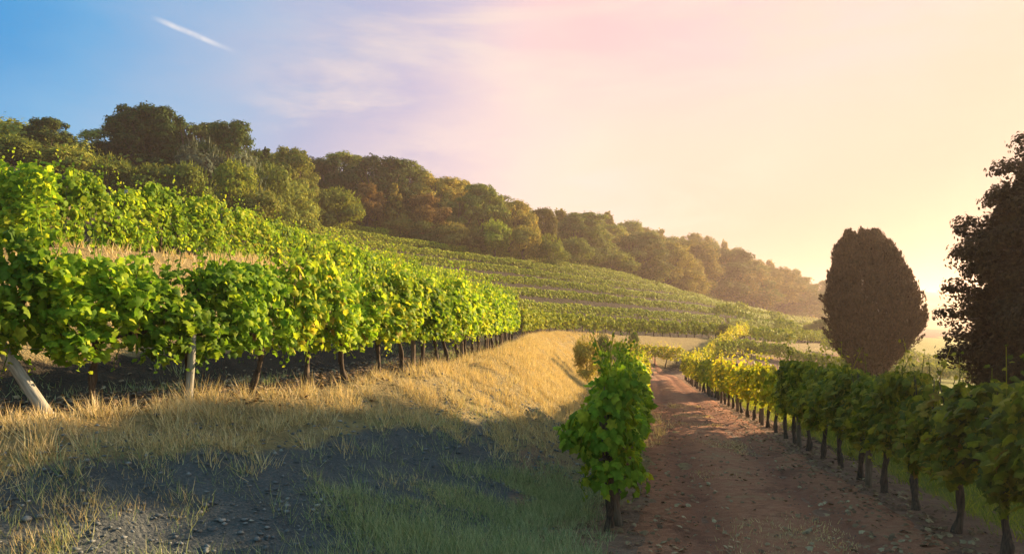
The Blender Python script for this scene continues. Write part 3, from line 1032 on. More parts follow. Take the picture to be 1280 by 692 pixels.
for k in range(1, 10):
    s = .8 + TERR * k
    y0 = 62 if k <= 2 else (50 if k < 6 else 62)
    y1 = [0, 150, 150, 150, 150, 145, 138, 130, 122, 112][k]
    Pk = terrace_curve(s, y0, y1)
    cut = [0, 190, 190, 185, 175, 165, 150, 130, 110, 95][k]
    far_row(Pk, 1.2, 210, .16, zlo=.42, zhi=1.14, thick=.26, gap=.01, up=.9)
far_row(terrace_curve(.8, 119, 240), 1.4, 70, .3)
for k in range(1, 7):
    far_row(terrace_curve(.8 + TERR * k, 150, 260), 1.6, 50, .36)
# lower slope and valley floor right of the track
for s, y0, y1 in ((-13, 86, 150), (-19, 84, 160), (-25, 84, 170), (-32, 80, 180), (-39, 80, 200), (-46, 78, 220), (-54, 76, 240), (-62, 76, 260), (-70, 80, 280), (-80, 90, 300), (-90, 100, 320), (-102, 110, 340), (-116, 120, 360), (-132, 130, 380)):
    P_ = terrace_curve(s, y0, y1)
    if len(P_) > 3:
        far_row(P_, 1.4, 80, .27, gap=.02)
C_P = catmull([(25, 96), (33, 100), (43, 102), (54, 101), (66, 98)], 1)
far_row(C_P, 1.2, 110, .24, gap=.0)
C_P = catmull([(33, 116), (44, 121), (58, 124), (74, 122)], 1)
far_row(C_P, 1.2, 100, .24, gap=.02)
C_P = catmull([(24, 78), (31, 82), (40, 84), (52, 82)], 1)
far_row(C_P, 1.2, 100, .24, gap=.08)
fv = obj('hillside_vines', fb.mesh('hillside_vines', VINE_FAR))
tag(fv, 'rows of green vines stepping up the far terraced hillside and over the valley', 'vineyard', kind='stuff')

# ------------------------------------------------------------------ posts
PM = [post_mesh(1.15, .045, POST_DARK, 1), post_mesh(1.5, .045, POST_DARK, 2), post_mesh(1.75, .05, POST_WOOD, 3)]


def post(x, y, me, label, tilt=(0, 0), h=1.0, group='vineyard trellis posts'):
    p = obj('vineyard_post', me, None, (x, y, gz(x, y)))
    p.rotation_euler = (tilt[0], tilt[1], 0)
    p.scale = (1, 1, h)
    p.rotation_mode = 'XYZ'
    tag(p, label, 'post', group)
    return p


lean_me = post_mesh(1.30, .062, POST_WOOD, 9)
p = obj('vineyard_post', lean_me, None, (-4.82, 8.28, gz(-4.82, 8.28)))
p.rotation_euler = (math.radians(6), math.radians(-30), 0)
tag(p, 'thick grey post leaning left at the near end of the lower left vine row', 'post', 'vineyard trellis posts')
post(-3.84, 9.50, post_mesh(1.1, .045, POST_WOOD, 5), 'pale wooden post among vine trunks of the lower left row, right of the leaning post', (0, .05), .95)
for i, j in enumerate((8, 12, 16, 20)):
    if j < len(ax):
        post(ax[j] + .54 * math.cos(aa[j]), ay[j] + .54 * math.sin(aa[j]), PM[0], f'grey trellis post in the lower left vine row, {ordinal(i + 2)} one from the leaning post', (.02, .03 * (-1) ** i))
for i, (pxx, dd) in enumerate(((142, 26.5), (268, 28.0), (352, 36))):
    X = (pxx - 640) / 1000 * dd
    # stand each on the upper terrace row
    j = int(np.argmin(np.abs(640 + 1000 * bx / by - pxx)))
    post(bx[j] + .55 * math.cos(ba[j]), by[j] + .55 * math.sin(ba[j]), PM[2], f'tall grey post rising in the upper left vine row, {ordinal(i + 1)} from the left', (0, .03), .98)
for i, d in enumerate((11.1, 15.7, 20.2, 24.8, 29.4, 34, 38.6, 43.2)):
    post(row_r(d) - .08, d, PM[1], f'brown trellis post in the right row, {ordinal(i + 1)} from its near end', (.0, .02 * (-1) ** i), 1.0)
post(1.17, 8.80, post_mesh(1.5, .045, POST_DARK, 21), 'stout end post leaning left at the near end of the row beside the track', (math.radians(9), math.radians(-9)), 1.0)
for i, d in enumerate((14, 19, 24, 29)):
    post(row_m(d), d, PM[1], f'brown trellis post inside the row left of the track, {ordinal(i + 1)} behind its end post', (.02, 0))


def wire(P, z, label):
    P = np.asarray(P)
    zz = ground_z(P[:, 0], P[:, 1]) + z
    b = Build()
    b.tube(np.stack([P[:, 0], P[:, 1], zz], 1), np.full(len(P), .003), 4, cap=False)
    tag(obj('trellis_wire', b.mesh('trellis_wire', WIRE)), label, 'wire', 'trellis wires')


WIRE, ntw, bw, _ = new_mat('galvanised_wire')
bw.inputs['Base Color'].default_value = (.35, .34, .32, 1)
bw.inputs['Metallic'].default_value = .8
bw.inputs['Roughness'].default_value = .5
wire(R_P[::3], .62, 'lower trellis wire threading the vines right of the track')
wire(R_P[::3], 1.25, 'upper trellis wire threading the vines right of the track')
wire(A_P[::4], .66, 'lower trellis wire threading the lower left vine row')
wire(A_P[::4], 1.30, 'upper trellis wire threading the lower left vine row')

# ------------------------------------------------------------------ trees (unit meshes: height 1, width 1)
def crown_clumps(seed, centres, rads, n, leaf, tmpl=QD, up=.25, inner=.25, squash=1.0):
    rng = np.random.default_rng(seed)
    centres, rads = np.asarray(centres), np.asarray(rads)
    pr = rads ** 2 / (rads ** 2).sum()
    ci = rng.choice(len(centres), n, p=pr)
    d = rnd_unit(rng, n)
    d[:, 2] = np.where(rng.random(n) < .6, np.abs(d[:, 2]), d[:, 2])
    r = np.where(rng.random(n) < inner, rng.uniform(.3, .9, n), rng.uniform(.85, 1.08, n))
    # uneven surface: gaps and tufts over each clump
    bump = 1 + .16 * np.sin(d[:, 0] * 7 + ci) * np.sin(d[:, 1] * 8 + ci * 2) + .12 * np.sin(d[:, 2] * 11 + ci * 3)
    P = centres[ci] + d * (rads[ci] * r * bump)[:, None] * np.array([1, 1, squash])
    N = d * 1.15 + np.array([0, 0, up]) + rnd_unit(rng, n) * .5
    T = rnd_unit(rng, n) + d * .6
    return scatter(tmpl[0], tmpl[1], P, N, T, leaf * rng.uniform(.6, 1.35, n))


def limbs(b, seed, targets, base_r, top=.55, start=.0, lean=0.0):
    rng = np.random.default_rng(seed)
    t = np.linspace(0, 1, 7)
    wob = rng.uniform(0, 6)
    P = np.stack([.03 * np.sin(t * 4 + wob) + lean * t, .03 * np.cos(t * 3 + wob) - .03, -.03 + t * top], 1)
    b.tube(P, base_r * (1.15 - .8 * t) + base_r * .5 * np.exp(-t * 8), 8, rng, .06)
    for q in targets:
        k = rng.integers(2, 6)
        s0 = P[k]
        mid = (s0 + q) / 2 + np.array([0, 0, -.02]) + rng.normal(0, .02, 3)
        b.tube([s0, (s0 + mid) / 2 + rng.normal(0, .01, 3), mid, q], base_r * np.array([.5, .4, .3, .12]), 6)


def make_oak(seed, n=19000, nclump=60, leaf=.021, base=.28, wide=.5):
    rng = np.random.default_rng(seed)
    C, R = [], []
    base += rng.uniform(-.26, -.10)
    sx, sy = rng.normal(0, .07, 2)
    for i in range(nclump):
        a = i * 2.399 + rng.uniform(-.4, .4)
        h = rng.uniform(0, 1) ** .8
        rr = wide * rng.uniform(.8, 1.1) * (.78 * np.sqrt(max(0, 1 - (h * 1.05 - .22) ** 2 / .75)) if h < .98 else .1) * rng.uniform(.5, 1.08)
        z = base + .08 + h * (.86 - base)
        r = rng.uniform(.065, .135) * (1.1 - .3 * h)
        C.append((rr * np.cos(a) + sx * h * 2, rr * np.sin(a) + sy * h * 2, min(z, .98 - r)))
        R.append(r)
    C = np.array(C)
    b = Build()
    V, f = crown_clumps(seed + 1, C, R, n, leaf, SL)
    b.add(V, *f)
    tb = Build()
    limbs(tb, seed, C[::2], .032, .62)
    return tb, b


def make_bush(seed, n=7500, leaf=.034, nclump=18):
    rng = np.random.default_rng(seed)
    C, R = [], []
    for i in range(nclump):
        a = i * 2.399
        h = rng.uniform(.05, .95)
        rr = .36 * np.sqrt(max(.02, 1 - (h - .2) ** 2 / .72)) * rng.uniform(.5, 1)
        r = rng.uniform(.13, .22)
        C.append((rr * np.cos(a), rr * np.sin(a), min(.10 + h * .72, .97 - r)))
        R.append(r)
    C = np.array(C)
    b = Build()
    V, f = crown_clumps(seed + 1, C, R, n, leaf, SL, inner=.3)
    b.add(V, *f)
    # thin upright twigs break the outline
    m = 220
    d = rnd_unit(rng, m)
    d[:, 2] = np.abs(d[:, 2])
    P = np.array([0, 0, .42]) + d * np.array([.42, .42, .52])
    V, f = scatter(QD_V, QD_F, P, rnd_unit(rng, m), np.array([0, 0, 1.0]) + rnd_unit(rng, m) * .5, rng.uniform(.08, .14, m), rng.uniform(.02, .03, m))
    b.add(V, *f)
    tb = Build()
    limbs(tb, seed, C[::3], .028, .45)
    return tb, b


def make_conifer(seed, n=5200, leaf=.045, slim=.26, bare=.12):
    rng = np.random.default_rng(seed)
    b, tb = Build(), Build()
    t = np.linspace(0, 1, 8)
    tb.tube(np.stack([.01 * np.sin(t * 6), .01 * np.cos(t * 5), -.03 + t * 1.0], 1), .022 * (1.05 - t), 7, rng, .05)
    lv = 17
    Ps, Ns, Ts, Ss = [], [], [], []
    for l in range(lv):
        h = bare + (1 - bare) * (l / lv) ** .95
        L = slim * (1 - h) ** .8 * rng.uniform(.75, 1.15) + .015
        nb = rng.integers(5, 8)
        for k in range(nb):
            a = rng.uniform(0, 6.28)
            Lb = L * rng.uniform(.6, 1.15)
            q = np.array([np.cos(a) * Lb, np.sin(a) * Lb, h - Lb * .12 + rng.uniform(-.02, .02)])
            p0 = np.array([0, 0, h])
            tb.tube([p0, (p0 + q) / 2, q], [.005, .004, .002], 4, cap=False)
            m = int(n / lv / nb * (.5 + L / slim))
            s = rng.uniform(.15, 1.05, m)
            P = p0 + (q - p0) * s[:, None] + rng.normal(0, .016 + .02 * L / slim, (m, 3))
            Ps.append(P)
            Ns.append(rnd_unit(rng, m) + np.array([0, 0, .9]))
            Ts.append(np.tile((q - p0) / (np.linalg.norm(q - p0) + 1e-6), (m, 1)) + rnd_unit(rng, m) * .6)
            Ss.append(leaf * rng.uniform(.6, 1.2, m))
    V, f = scatter(QD_V, QD_F, np.concatenate(Ps), np.concatenate(Ns), np.concatenate(Ts), np.concatenate(Ss))
    b.add(V, *f)
    return tb, b


def make_sapling(seed, n=1900, leaf=.045):
    rng = np.random.default_rng(seed)
    C, R = [], []
    for i in range(15):
        h = i / 14
        a = i * 2.4
        rr = .30 * (1 - h) * rng.uniform(.5, 1)
        C.append((rr * np.cos(a), rr * np.sin(a), .2 + h * .74))
        R.append(.13 * (1 - .65 * h) + .015)
    b = Build()
    V, f = crown_clumps(seed + 1, C, R, n, leaf, SL)
    b.add(V, *f)
    tb = Build()
    limbs(tb, seed, np.array(C)[::2], .02, .8)
    return tb, b


KINDS = {}
for kind, fn, seeds in (('oak', make_oak, (31, 32, 33, 34, 35, 36, 37)), ('bush', make_bush, (41, 42, 43)), ('conifer', make_conifer, (51, 52, 53)), ('sapling', make_sapling, (61, 62))):
    KINDS[kind] = []
    for s in seeds:
        tb, b = fn(s)
        KINDS[kind].append((tb.mesh('trunk', BARK_TREE, True), b.mesh('crown', T_DARK)))
KN = {'oak': ('broadleaf_tree', 'tree'), 'bush': ('shrub', 'shrub'), 'conifer': ('conifer_tree', 'conifer'), 'sapling': ('young_tree', 'tree')}
tree_n = 0


def plant(px, ytop, d, wpx, kind, mat, label, group=None, sink=0.0, var=None):
    """stand a tree at pixel column px and distance d, tall enough to reach ytop"""
    global tree_n
    x = (px - 640) / 1000 * d
    z = gz(x, d) - sink
    h = max(.8, CAMZ + (398 - ytop) / 1000 * d - z)
    w = wpx / 1000 * d
    tr, cr = KINDS[kind][(tree_n if var is None else var) % len(KINDS[kind])]
    tree_n += 1
    if kind == 'oak':
        w = max(w * 1.12, .74 * h)
    w = w / (.84 if kind in ('oak', 'bush') else .52)
    o = empty(KN[kind][0], (x, d, z), random.uniform(0, 6.28), (w, w, h))
    tag(o, label, KN[kind][1], group)
    obj('trunk', tr, o)
    c = obj('crown', cr, o)
    c.material_slots[0].link = 'OBJECT'
    c.material_slots[0].material = mat
    return o


FOREST = [
    # px, ytop, d, wpx, kind, mat, label
    (62, 150, 62, 66, 'oak', T_DARK, 'round dark green tree on the skyline at the far left of the hilltop'),
    (122, 176, 66, 40, 'oak', T_DARK, 'small dark tree between the far left round tree and the tallest oak'),
    (180, 129, 68, 86, 'oak', T_DARK, 'tallest dark oak standing on the skyline above the upper left vines'),
    (232, 139, 70, 60, 'oak', T_DARK, 'dark oak touching the right side of the tallest skyline oak'),
    (280, 152, 72, 60, 'oak', T_DARK, 'dark oak at the right end of the three tall skyline oaks'),
    (18, 168, 52, 70, 'bush', T_OLIVE, 'olive brown shrub above the vines at the left edge of the photo'),
    (86, 182, 54, 62, 'bush', T_OLIVE, 'olive shrub in front of the round far left tree'),
    (136, 192, 54, 58, 'bush', T_OLIVE, 'olive shrub above the vines, under the small dark tree'),
    (190, 205, 55, 60, 'bush', T_OLIVE, 'low olive shrub below the tallest oak'),
    (236, 202, 56, 56, 'bush', T_OLIVE, 'rounded olive shrub below the middle skyline oak'),
    (252, 172, 64, 66, 'bush', T_SILVER, 'silvery grey shrub leaning against the skyline oaks'),
    (305, 190, 66, 58, 'bush', T_SILVER, 'silvery grey shrub right of the three skyline oaks'),
    (292, 200, 60, 58, 'bush', T_BRIGHT, 'yellow-green rounded shrub below the silvery shrubs'),
    (322, 234, 60, 60, 'bush', T_OLIVE, 'low dark olive shrub just above the vine tops'),
    (340, 205, 68, 56, 'bush', T_OLIVE, 'grey-green shrub right of the silvery shrubs'),
    (360, 181, 78, 46, 'oak', T_OLIVE, 'olive tree with a ragged top on the skyline right of the oaks'),
    (332, 186, 80, 34, 'conifer', T_DARK, 'thin dark conifer poking up beside the ragged olive tree'),
    (368, 226, 74, 64, 'bush', T_OLIVE, 'broad olive shrub below the ragged olive tree'),
    (412, 194, 92, 52, 'oak', T_DARK, 'dark tree on the skyline left of the big dome shaped tree'),
    (470, 191, 96, 88, 'oak', T_DARK, 'big dome shaped dark tree on the middle skyline'),
    (398, 236, 82, 44, 'bush', T_OLIVE, 'olive shrub left of the bright green shrub at the vineyard top'),
    (424, 234, 84, 58, 'bush', T_BRIGHT, 'bright yellow-green shrub with spreading fronds at the vineyard top'),
    (456, 227, 90, 42, 'oak', T_RUST, 'rust brown autumn tree right of the bright green shrub'),
    (418, 230, 94, 34, 'oak', T_RUST, 'rust tinted tree top behind the bright green shrub'),
    (494, 229, 92, 30, 'sapling', T_YELLOW, 'slender pale yellow tree at the vineyard top'),
    (527, 240, 92, 52, 'oak', T_RUST, 'brown autumn tree right of the slender yellow tree'),
    (540, 214, 100, 70, 'oak', T_WARM, 'yellow-olive tree on the skyline right of the dome shaped tree'),
    (574, 222, 104, 52, 'oak', T_WARM, 'warm olive tree behind the brown autumn tree'),
    (602, 227, 98, 60, 'oak', T_OLIVE, 'broad dark oak in the middle of the forest edge'),
    (574, 245, 96, 44, 'oak', T_OLIVE, 'olive tree left of the broad middle oak'),
    (642, 248, 100, 56, 'oak', T_WARM, 'warm green tree right of the broad middle oak'),
    (500, 270, 90, 40, 'bush', T_WARM, 'low shrub below the slender yellow tree'),
    (530, 276, 90, 40, 'bush', T_OLIVE, 'low dark shrub at the top vine row below the brown tree'),
    (566, 277, 91, 46, 'bush', T_WARM, 'low golden shrub at the top vine row, left of the pale bush'),
    (592, 283, 92, 34, 'bush', T_WARM, 'small golden shrub under the broad middle oak'),
    (618, 274, 93, 46, 'bush', T_BRIGHT, 'pale yellow-green bush under the broad middle oak'),
    (655, 282, 95, 44, 'bush', T_WARM, 'golden shrub right of the pale yellow-green bush'),
    (686, 292, 97, 40, 'bush', T_BRIGHT, 'yellow-green shrub at the right end of the forest edge shrubs'),
    (672, 262, 108, 44, 'oak', T_WARM, 'warm olive tree at the bend of the forest edge'),
    (700, 262, 122, 40, 'conifer', T_WARM, 'conifer on the skyline at the bend of the forest edge'),
    (722, 266, 118, 70, 'oak', T_OLIVE, 'big shaded olive tree right of the forest bend'),
    (744, 276, 124, 64, 'oak', T_OLIVE, 'large rounded tree above the top corner of the vineyard'),
    (790, 290, 132, 80, 'oak', T_OLIVE, 'wide rounded tree standing above the vineyard slope, dark below'),
    (832, 302, 142, 70, 'oak', T_WARM, 'wide golden tree right of the wide rounded tree'),
    (862, 318, 146, 50, 'oak', T_WARM, 'golden tree at the foot of the wood by the vineyard corner'),
    (764, 312, 124, 60, 'bush', T_OLIVE, 'dark shrub mass under the large rounded trees'),
    (806, 326, 134, 64, 'bush', T_OLIVE, 'dark shrub under the wide rounded tree on the slope'),
    (850, 338, 144, 60, 'bush', T_WARM, 'golden shrub at the lower corner of the wood'),
    (716, 296, 108, 50, 'bush', T_OLIVE, 'olive shrub behind the top right end of the vine terraces'),
    (900, 312, 178, 64, 'oak', T_WARM, 'hazy rounded tree on the distant ridge slope, left of the hazy gap'),
    (938, 336, 190, 60, 'oak', T_WARM, 'hazy rounded tree low on the distant ridge'),
    (978, 350, 214, 56, 'oak', T_WARM, 'hazy tree near the end of the distant ridge'),
    (1014, 349, 236, 40, 'oak', T_OLIVE, 'last hazy tree of the ridge, beside the round cypress'),
    (906, 404, 74.5, 22, 'bush', T_OLIVE, 'dark round bush on the knoll at the end of the climbing vine row'),
    (1024, 398, 110, 34, 'oak', T_OLIVE, 'dark bush left of the round cypress in the valley'),
    (972, 424, 92, 44, 'bush', T_WARM, 'shaded shrub on the reddish bank in the valley'),
    (1000, 405, 118, 60, 'bush', T_WARM, 'grey-green thicket left of the dark valley bush'),
]
for f in FOREST:
    plant(*f[:7], group='trees and shrubs of the wooded hillside' if f[2] > 50 else None)
# conifers along the hazy skyline
sky = [(738, 266), (756, 268), (774, 276), (792, 278), (812, 284), (830, 286), (846, 292), (866, 294), (884, 300), (902, 304), (918, 308), (934, 316), (950, 322), (966, 328), (982, 338), (996, 342)]
for i, (px, yt) in enumerate(sky):
    d = 132 + i * 7
    plant(px + random.uniform(-6, 6), yt + random.uniform(-4, 8), d + 14, random.uniform(24, 42), 'conifer' if i % 4 == 1 else 'oak', T_WARM if i % 2 else T_OLIVE,
          f'hazy slim tree on the ridge skyline, {ordinal(i + 1)} from the left', 'slim trees along the hazy ridge')
# second rank behind the forest edge
rank = [(8, 178, 70), (40, 172, 74), (150, 150, 78), (212, 143, 80), (252, 150, 82), (320, 186, 84), (385, 194, 96), (440, 200, 104), (500, 204, 106), (520, 212, 110), (560, 222, 114), (590, 232, 112), (625, 244, 114),
        (655, 256, 120), (690, 266, 126), (715, 270, 132), (740, 276, 138), (765, 284, 142), (790, 288, 148), (815, 294, 152), (840, 300, 158), (865, 304, 164), (890, 310, 172), (912, 318, 180), (930, 324, 188), (955, 332, 200), (985, 344, 216)]
for i, (px, yt, d) in enumerate(rank):
    plant(px, yt, d, 84, 'oak', (T_DARK, T_OLIVE, T_OLIVE)[i % 3] if px < 560 else (T_OLIVE, T_WARM)[i % 2],
          f'second-rank tree of the wood, {ordinal(i + 1)} from the left behind the forest edge', 'second rank of forest trees')

# undergrowth filling the wood
ub = Build()
ru = np.random.default_rng(5)
nU = 760
pp = []
for k in range(nU * 3):
    px = ru.uniform(-40, 1010)
    dmin = np.interp(px, [-40, 300, 420, 690, 860, 1010], [58, 64, 94, 104, 150, 226])
    d = dmin + ru.uniform(0, 26)
    x = (px - 640) / 1000 * d
    pp.append((x, d))
    if len(pp) >= nU:
        break
pp = np.array(pp)
uz = ground_z(pp[:, 0], pp[:, 1])
ss = lip_info(pp[:, 0], pp[:, 1])[0]
rad = ru.uniform(1.0, 2.0, len(pp))
V, f = crown_clumps(8, np.stack([pp[:, 0], pp[:, 1], uz + rad * .5], 1), rad, 90000, .36, QD)
ub.add(V, *f)
tag(obj('undergrowth', ub.mesh('undergrowth', T_OLIVE)), 'dense dark undergrowth between the trunks of the wooded hill', 'undergrowth', kind='stuff')
# far wood: reads as one mass
wb = Build()
rw = np.random.default_rng(6)
C, R = [], []
for k in range(260):
    px = rw.uniform(860, 1045)
    d0 = np.interp(px, [860, 1045], [165, 262])
    d = d0 + rw.uniform(0, 60)
    x = (px - 640) / 1000 * d
    g = gz(x, d)
    r = rw.uniform(1.8, 3.4)
    lim = CAMZ + (398 - np.interp(px, [860, 1000, 1045], [312, 348, 352])) / 1000 * d
    C.append((x, d, min(g + rw.uniform(.6, 9), lim - r)))
    R.append(r)
V, f = crown_clumps(9, C, R, 60000, .65, QD)
wb.add(V, *f)
tag(obj('distant_wood', wb.mesh('distant_wood', T_WARM)), 'hazy wood closing the end of the ridge beyond the vineyard', 'wood', kind='stuff')

# tufts of green on the bank edge
for i, (px, yt, d, w, lab) in enumerate(((733, 417, 36, 34, 'rounded green bush on the lit edge of the grassy bank'), (752, 415, 44, 26, 'small green bush behind the rounded bush on the bank edge'), (792, 413, 60, 14, 'tiny bush on the bank below the far vine row'))):
    plant(px, yt, d, w, 'bush', T_OLIVE if i else T_WARM, lab, 'bushes on the bank edge')

# ------------------------------------------------------------------ round topped cypress right of the track
CD = 42.0


def cyp_env(t, ang):
    """radius in metres at height fraction t of the crown, by direction"""
    r = np.interp(t, [0, .06, .15, .30, .5, .62, .75, .87, .95, 1.0], [.45, .85, 1.55, 2.36, 2.44, 2.20, 1.84, 1.46, 1.16, .80])
    return r


rc = np.random.default_rng(90)
cx0 = (1092 - 640) / 1000 * CD
cz0 = gz(cx0, CD)
ctop = CAMZ + (398 - 289) / 1000 * CD
cbot = CAMZ + (398 - 468) / 1000 * CD
cyp = empty('cypress_tree', (cx0, CD, cz0))
tag(cyp, 'dense dark round cypress with flat slanting top standing beyond the right vine row', 'cypress')
def cyp_at(t, a, k):
    r = cyp_env(t, a) * k * (1 + .05 * np.sin(a * 5 + t * 9) + .05 * np.sin(a * 9 - t * 13 + 1))
    sk = np.interp(t, [0, .15, .3, .5, .62, .75, .87, .95, 1.0], [-.1, -.18, .04, 0, -.12, -.21, -.38, -.58, -.63])
    return np.stack([np.cos(a) * r + sk, np.sin(a) * r, (cbot - cz0) + t * (ctop - cbot) * .97], 1)


m = 620
t = rc.beta(1.15, 1.1, m)
a = rc.uniform(0, 2 * np.pi, m)
base_p = cyp_at(np.clip(t - .05, 0, 1), a, rc.uniform(.70, .93, m))
tip_p = cyp_at(np.clip(t + rc.uniform(.02, .09, m), 0, 1.0), a + rc.normal(0, .05, m), rc.uniform(.86, 1.06, m)) + np.stack([0 * t, 0 * t, rc.uniform(.05, .28, m)], 1)
per = 130
ci = np.repeat(np.arange(m), per)
v = rc.random(m * per)
ax_ = tip_p[ci] - base_p[ci]
wid = (.24 * np.sin(np.pi * np.clip(v, .03, .97) ** .75) + .015) * rc.uniform(.7, 1.25, m)[ci]
dd = rnd_unit(rc, m * per)
P = base_p[ci] + ax_ * v[:, None] + dd * wid[:, None] * np.where(rc.random(m * per) < .25, .5, 1.0)[:, None]
N = dd + rnd_unit(rc, m * per) * .5
T = ax_ / np.linalg.norm(ax_, axis=1, keepdims=True) + dd * .35 + rnd_unit(rc, m * per) * .25
bl = Build()
V, f = scatter(SL_V, SL_F, P, N, T, rc.uniform(.10, .22, m * per), rc.uniform(.045, .085, m * per))
bl.add(V, *f)
n = 16000                                   # shaded inner twigs
t, a = rc.beta(1.2, 1.15, n), rc.uniform(0, 2 * np.pi, n)
P = cyp_at(t, a, rc.uniform(.45, .86, n))
V, f = scatter(SL_V, SL_F, P, rnd_unit(rc, n), rnd_unit(rc, n) + np.array([0, 0, 1.2]), rc.uniform(.15, .3, n), rc.uniform(.07, .12, n))
bl.add(V, *f)
obj('crown', bl.mesh('crown', T_CYPRESS), cyp)
tb = Build()
for k in range(9):
    a = k * .7
    tt = np.linspace(0, 1, 6)
    r0, r1 = .22, rc.uniform(.5, 1.3)
    pts = np.stack([np.cos(a) * (r0 * (1 - tt) + r1 * tt), np.sin(a) * (r0 * (1 - tt) + r1 * tt), -.1 + tt * ((cbot - cz0) + 2.2)], 1)
    tb.tube(pts, .12 - .07 * tt, 7, rc, .06)
tb.tube([(0, 0, -.2), (0, 0, .5), (0, 0, 1.2)], [.38, .30, .24], 9, rc, .08)
obj('trunk', tb.mesh('trunk', BARK_TREE, True), cyp)

# ------------------------------------------------------------------ big dark tree at the right edge
DD = 22.0
rd = np.random.default_rng(91)
DCOPY = (15.2, 16.6)
dx0 = (1368 - 640) / 1000 * DD
dz0 = gz(dx0, DD)
dtop = CAMZ + (398 - 96) / 1000 * DD
dark = empty('cedar_tree', (dx0, DD, dz0))
tag(dark, 'large nearly black evergreen with tufted branches at the right edge of the photo', 'tree')
H = dtop - dz0
KS = DD / 16.0
tb, cb = Build(), Build()
tt = np.linspace(0, 1, 10)
tb.tube(np.stack([.06 * np.sin(tt * 5), .06 * np.cos(tt * 4), -.1 + tt * (H * .97)], 1), KS * .24 * (1.05 - tt) + .02, 9, rd, .06)
C, R = [], []
for l in range(19):
    h = .06 + .92 * l / 19
    env = np.interp(h, [0, .1, .19, .31, .46, .62, .80, .92, 1], [2.4, 2.6, 2.75, 3.0, 2.6, 2.45, 1.6, .9, .25]) * KS
    nb = 11 if h < .7 else 7
    for k in range(nb):
        a = k * 2 * math.pi / nb + l * .75 + rd.uniform(-.3, .3)
        L = env * rd.uniform(.62, .98)
        p0 = np.array([0, 0, H * h])
        q = np.array([math.cos(a) * L, math.sin(a) * L, H * h + rd.uniform(-.35, .30)])
        tb.tube([p0, p0 * .5 + q * .5 + np.array([0, 0, .1]), q], [.045, .03, .01], 5, cap=False)
        for s in (.40, .60, .80, .97):
            w = p0 * (1 - s) + q * s + rd.normal(0, .08, 3)
            C.append(w)
            R.append(KS * rd.uniform(.26, .46) * (1.1 - .3 * s) * (1.25 if h < .5 else 1))
V, f = crown_clumps(92, C, R, 320000, .098, QD, up=.1, inner=.35, squash=.78)
cb.add(V, *f)
n = 30000                                   # shaded inner twigs
hh = rd.uniform(.05, .93, n)
ee = np.interp(hh, [0, .1, .19, .31, .46, .62, .80, .92, 1], [2.4, 2.6, 2.75, 3.0, 2.6, 2.45, 1.6, .9, .25]) * KS * np.sqrt(rd.random(n)) * .72
a = rd.uniform(0, 2 * np.pi, n)
V, f = scatter(QD_V, QD_F, np.stack([np.cos(a) * ee, np.sin(a) * ee, hh * H], 1), rnd_unit(rd, n), rnd_unit(rd, n), rd.uniform(.12, .26, n))
cb.add(V, *f)
obj('crown', cb.mesh('crown', T_CEDAR), dark)
obj('trunk', tb.mesh('trunk', BARK_TREE, True), dark)
mate = dark.copy()
COL.objects.link(mate)
mate.location = (DCOPY[0], DCOPY[1], gz(*DCOPY))
mate.rotation_euler = (0, 0, 2.1)
mate['label'] = 'second dark evergreen beside the edge tree, just outside the right of the photo'
for ch in list(dark.children):
    c2 = ch.copy()
    COL.objects.link(c2)
    c2.parent = mate

# ------------------------------------------------------------------ grasses and stones
BL_V = np.array([(-.5, 0, 0), (.5, 0, 0), (.38, .45, .05), (-.38, .45, .05), (0.0, 1, .22)])
BL_F = [np.array([(0, 1, 2, 3)]), np.array([(3, 2, 4)])]


def grass(name, mat, tufts, per, hrange, width, label, cat, seed, spread=.06, lean=.85):
    rng = np.random.default_rng(seed)
    n = len(tufts) * per
    ti = np.repeat(np.arange(len(tufts)), per)
    hs = rng.uniform(.5, 1.1, len(tufts)) * (1 + .35 * vnoise(tufts[:, 0], tufts[:, 1], .6, seed + 60))
    off = rng.normal(0, spread, (n, 2))
    x, y = tufts[ti, 0] + off[:, 0], tufts[ti, 1] + off[:, 1]
    z = ground_z(x, y) - .015
    h = rng.uniform(hrange[0], hrange[1], n) * hs[ti]
    d = np.stack([off[:, 0] * 6 + rng.normal(0, .35, n), off[:, 1] * 6 + rng.normal(0, .35, n), np.zeros(n)], 1) * lean
    T = d + np.array([-.12, -.05, 1.0])
    N = d + rnd_unit(rng, n) * .6 + np.array([0, 0, .2])
    V, f = scatter(BL_V, BL_F, np.stack([x, y, z], 1), N, T, h, np.full(n, width) * rng.uniform(.7, 1.3, n))
    o = obj(name, mesh_np(name, V, f, mat))
    return tag(o, label, cat, kind='stuff')


def pick(n, x0, x1, y0, y1, wfun, seed):
    rng = np.random.default_rng(seed)
    x, y = rng.uniform(x0, x1, n), rng.uniform(y0, y1, n)
    s, zl, yl = lip_info(x, y)
    k = rng.random(n) < wfun(x, y, s, yl)
    return np.stack([x[k], y[k]], 1)


def w_dry(x, y, s, yl):
    p = sstep(-2.6, -1.2, s) * sstep(.55, .1, s)
    p = np.where(yl > 16, np.maximum(p, sstep(-4.6, -2.6, s) * sstep(.55, .1, s) * .8), p)
    near = sstep(15, 9, yl)
    p = p * (1 - near * sstep(-.95, -1.55, s + .5 * vnoise(x, y, .8, 21)))
    p = p * (1 - .2 * near)
    return p * (.45 + .75 * sstep(-.5, .4, vnoise(x, y, .9, 22)))


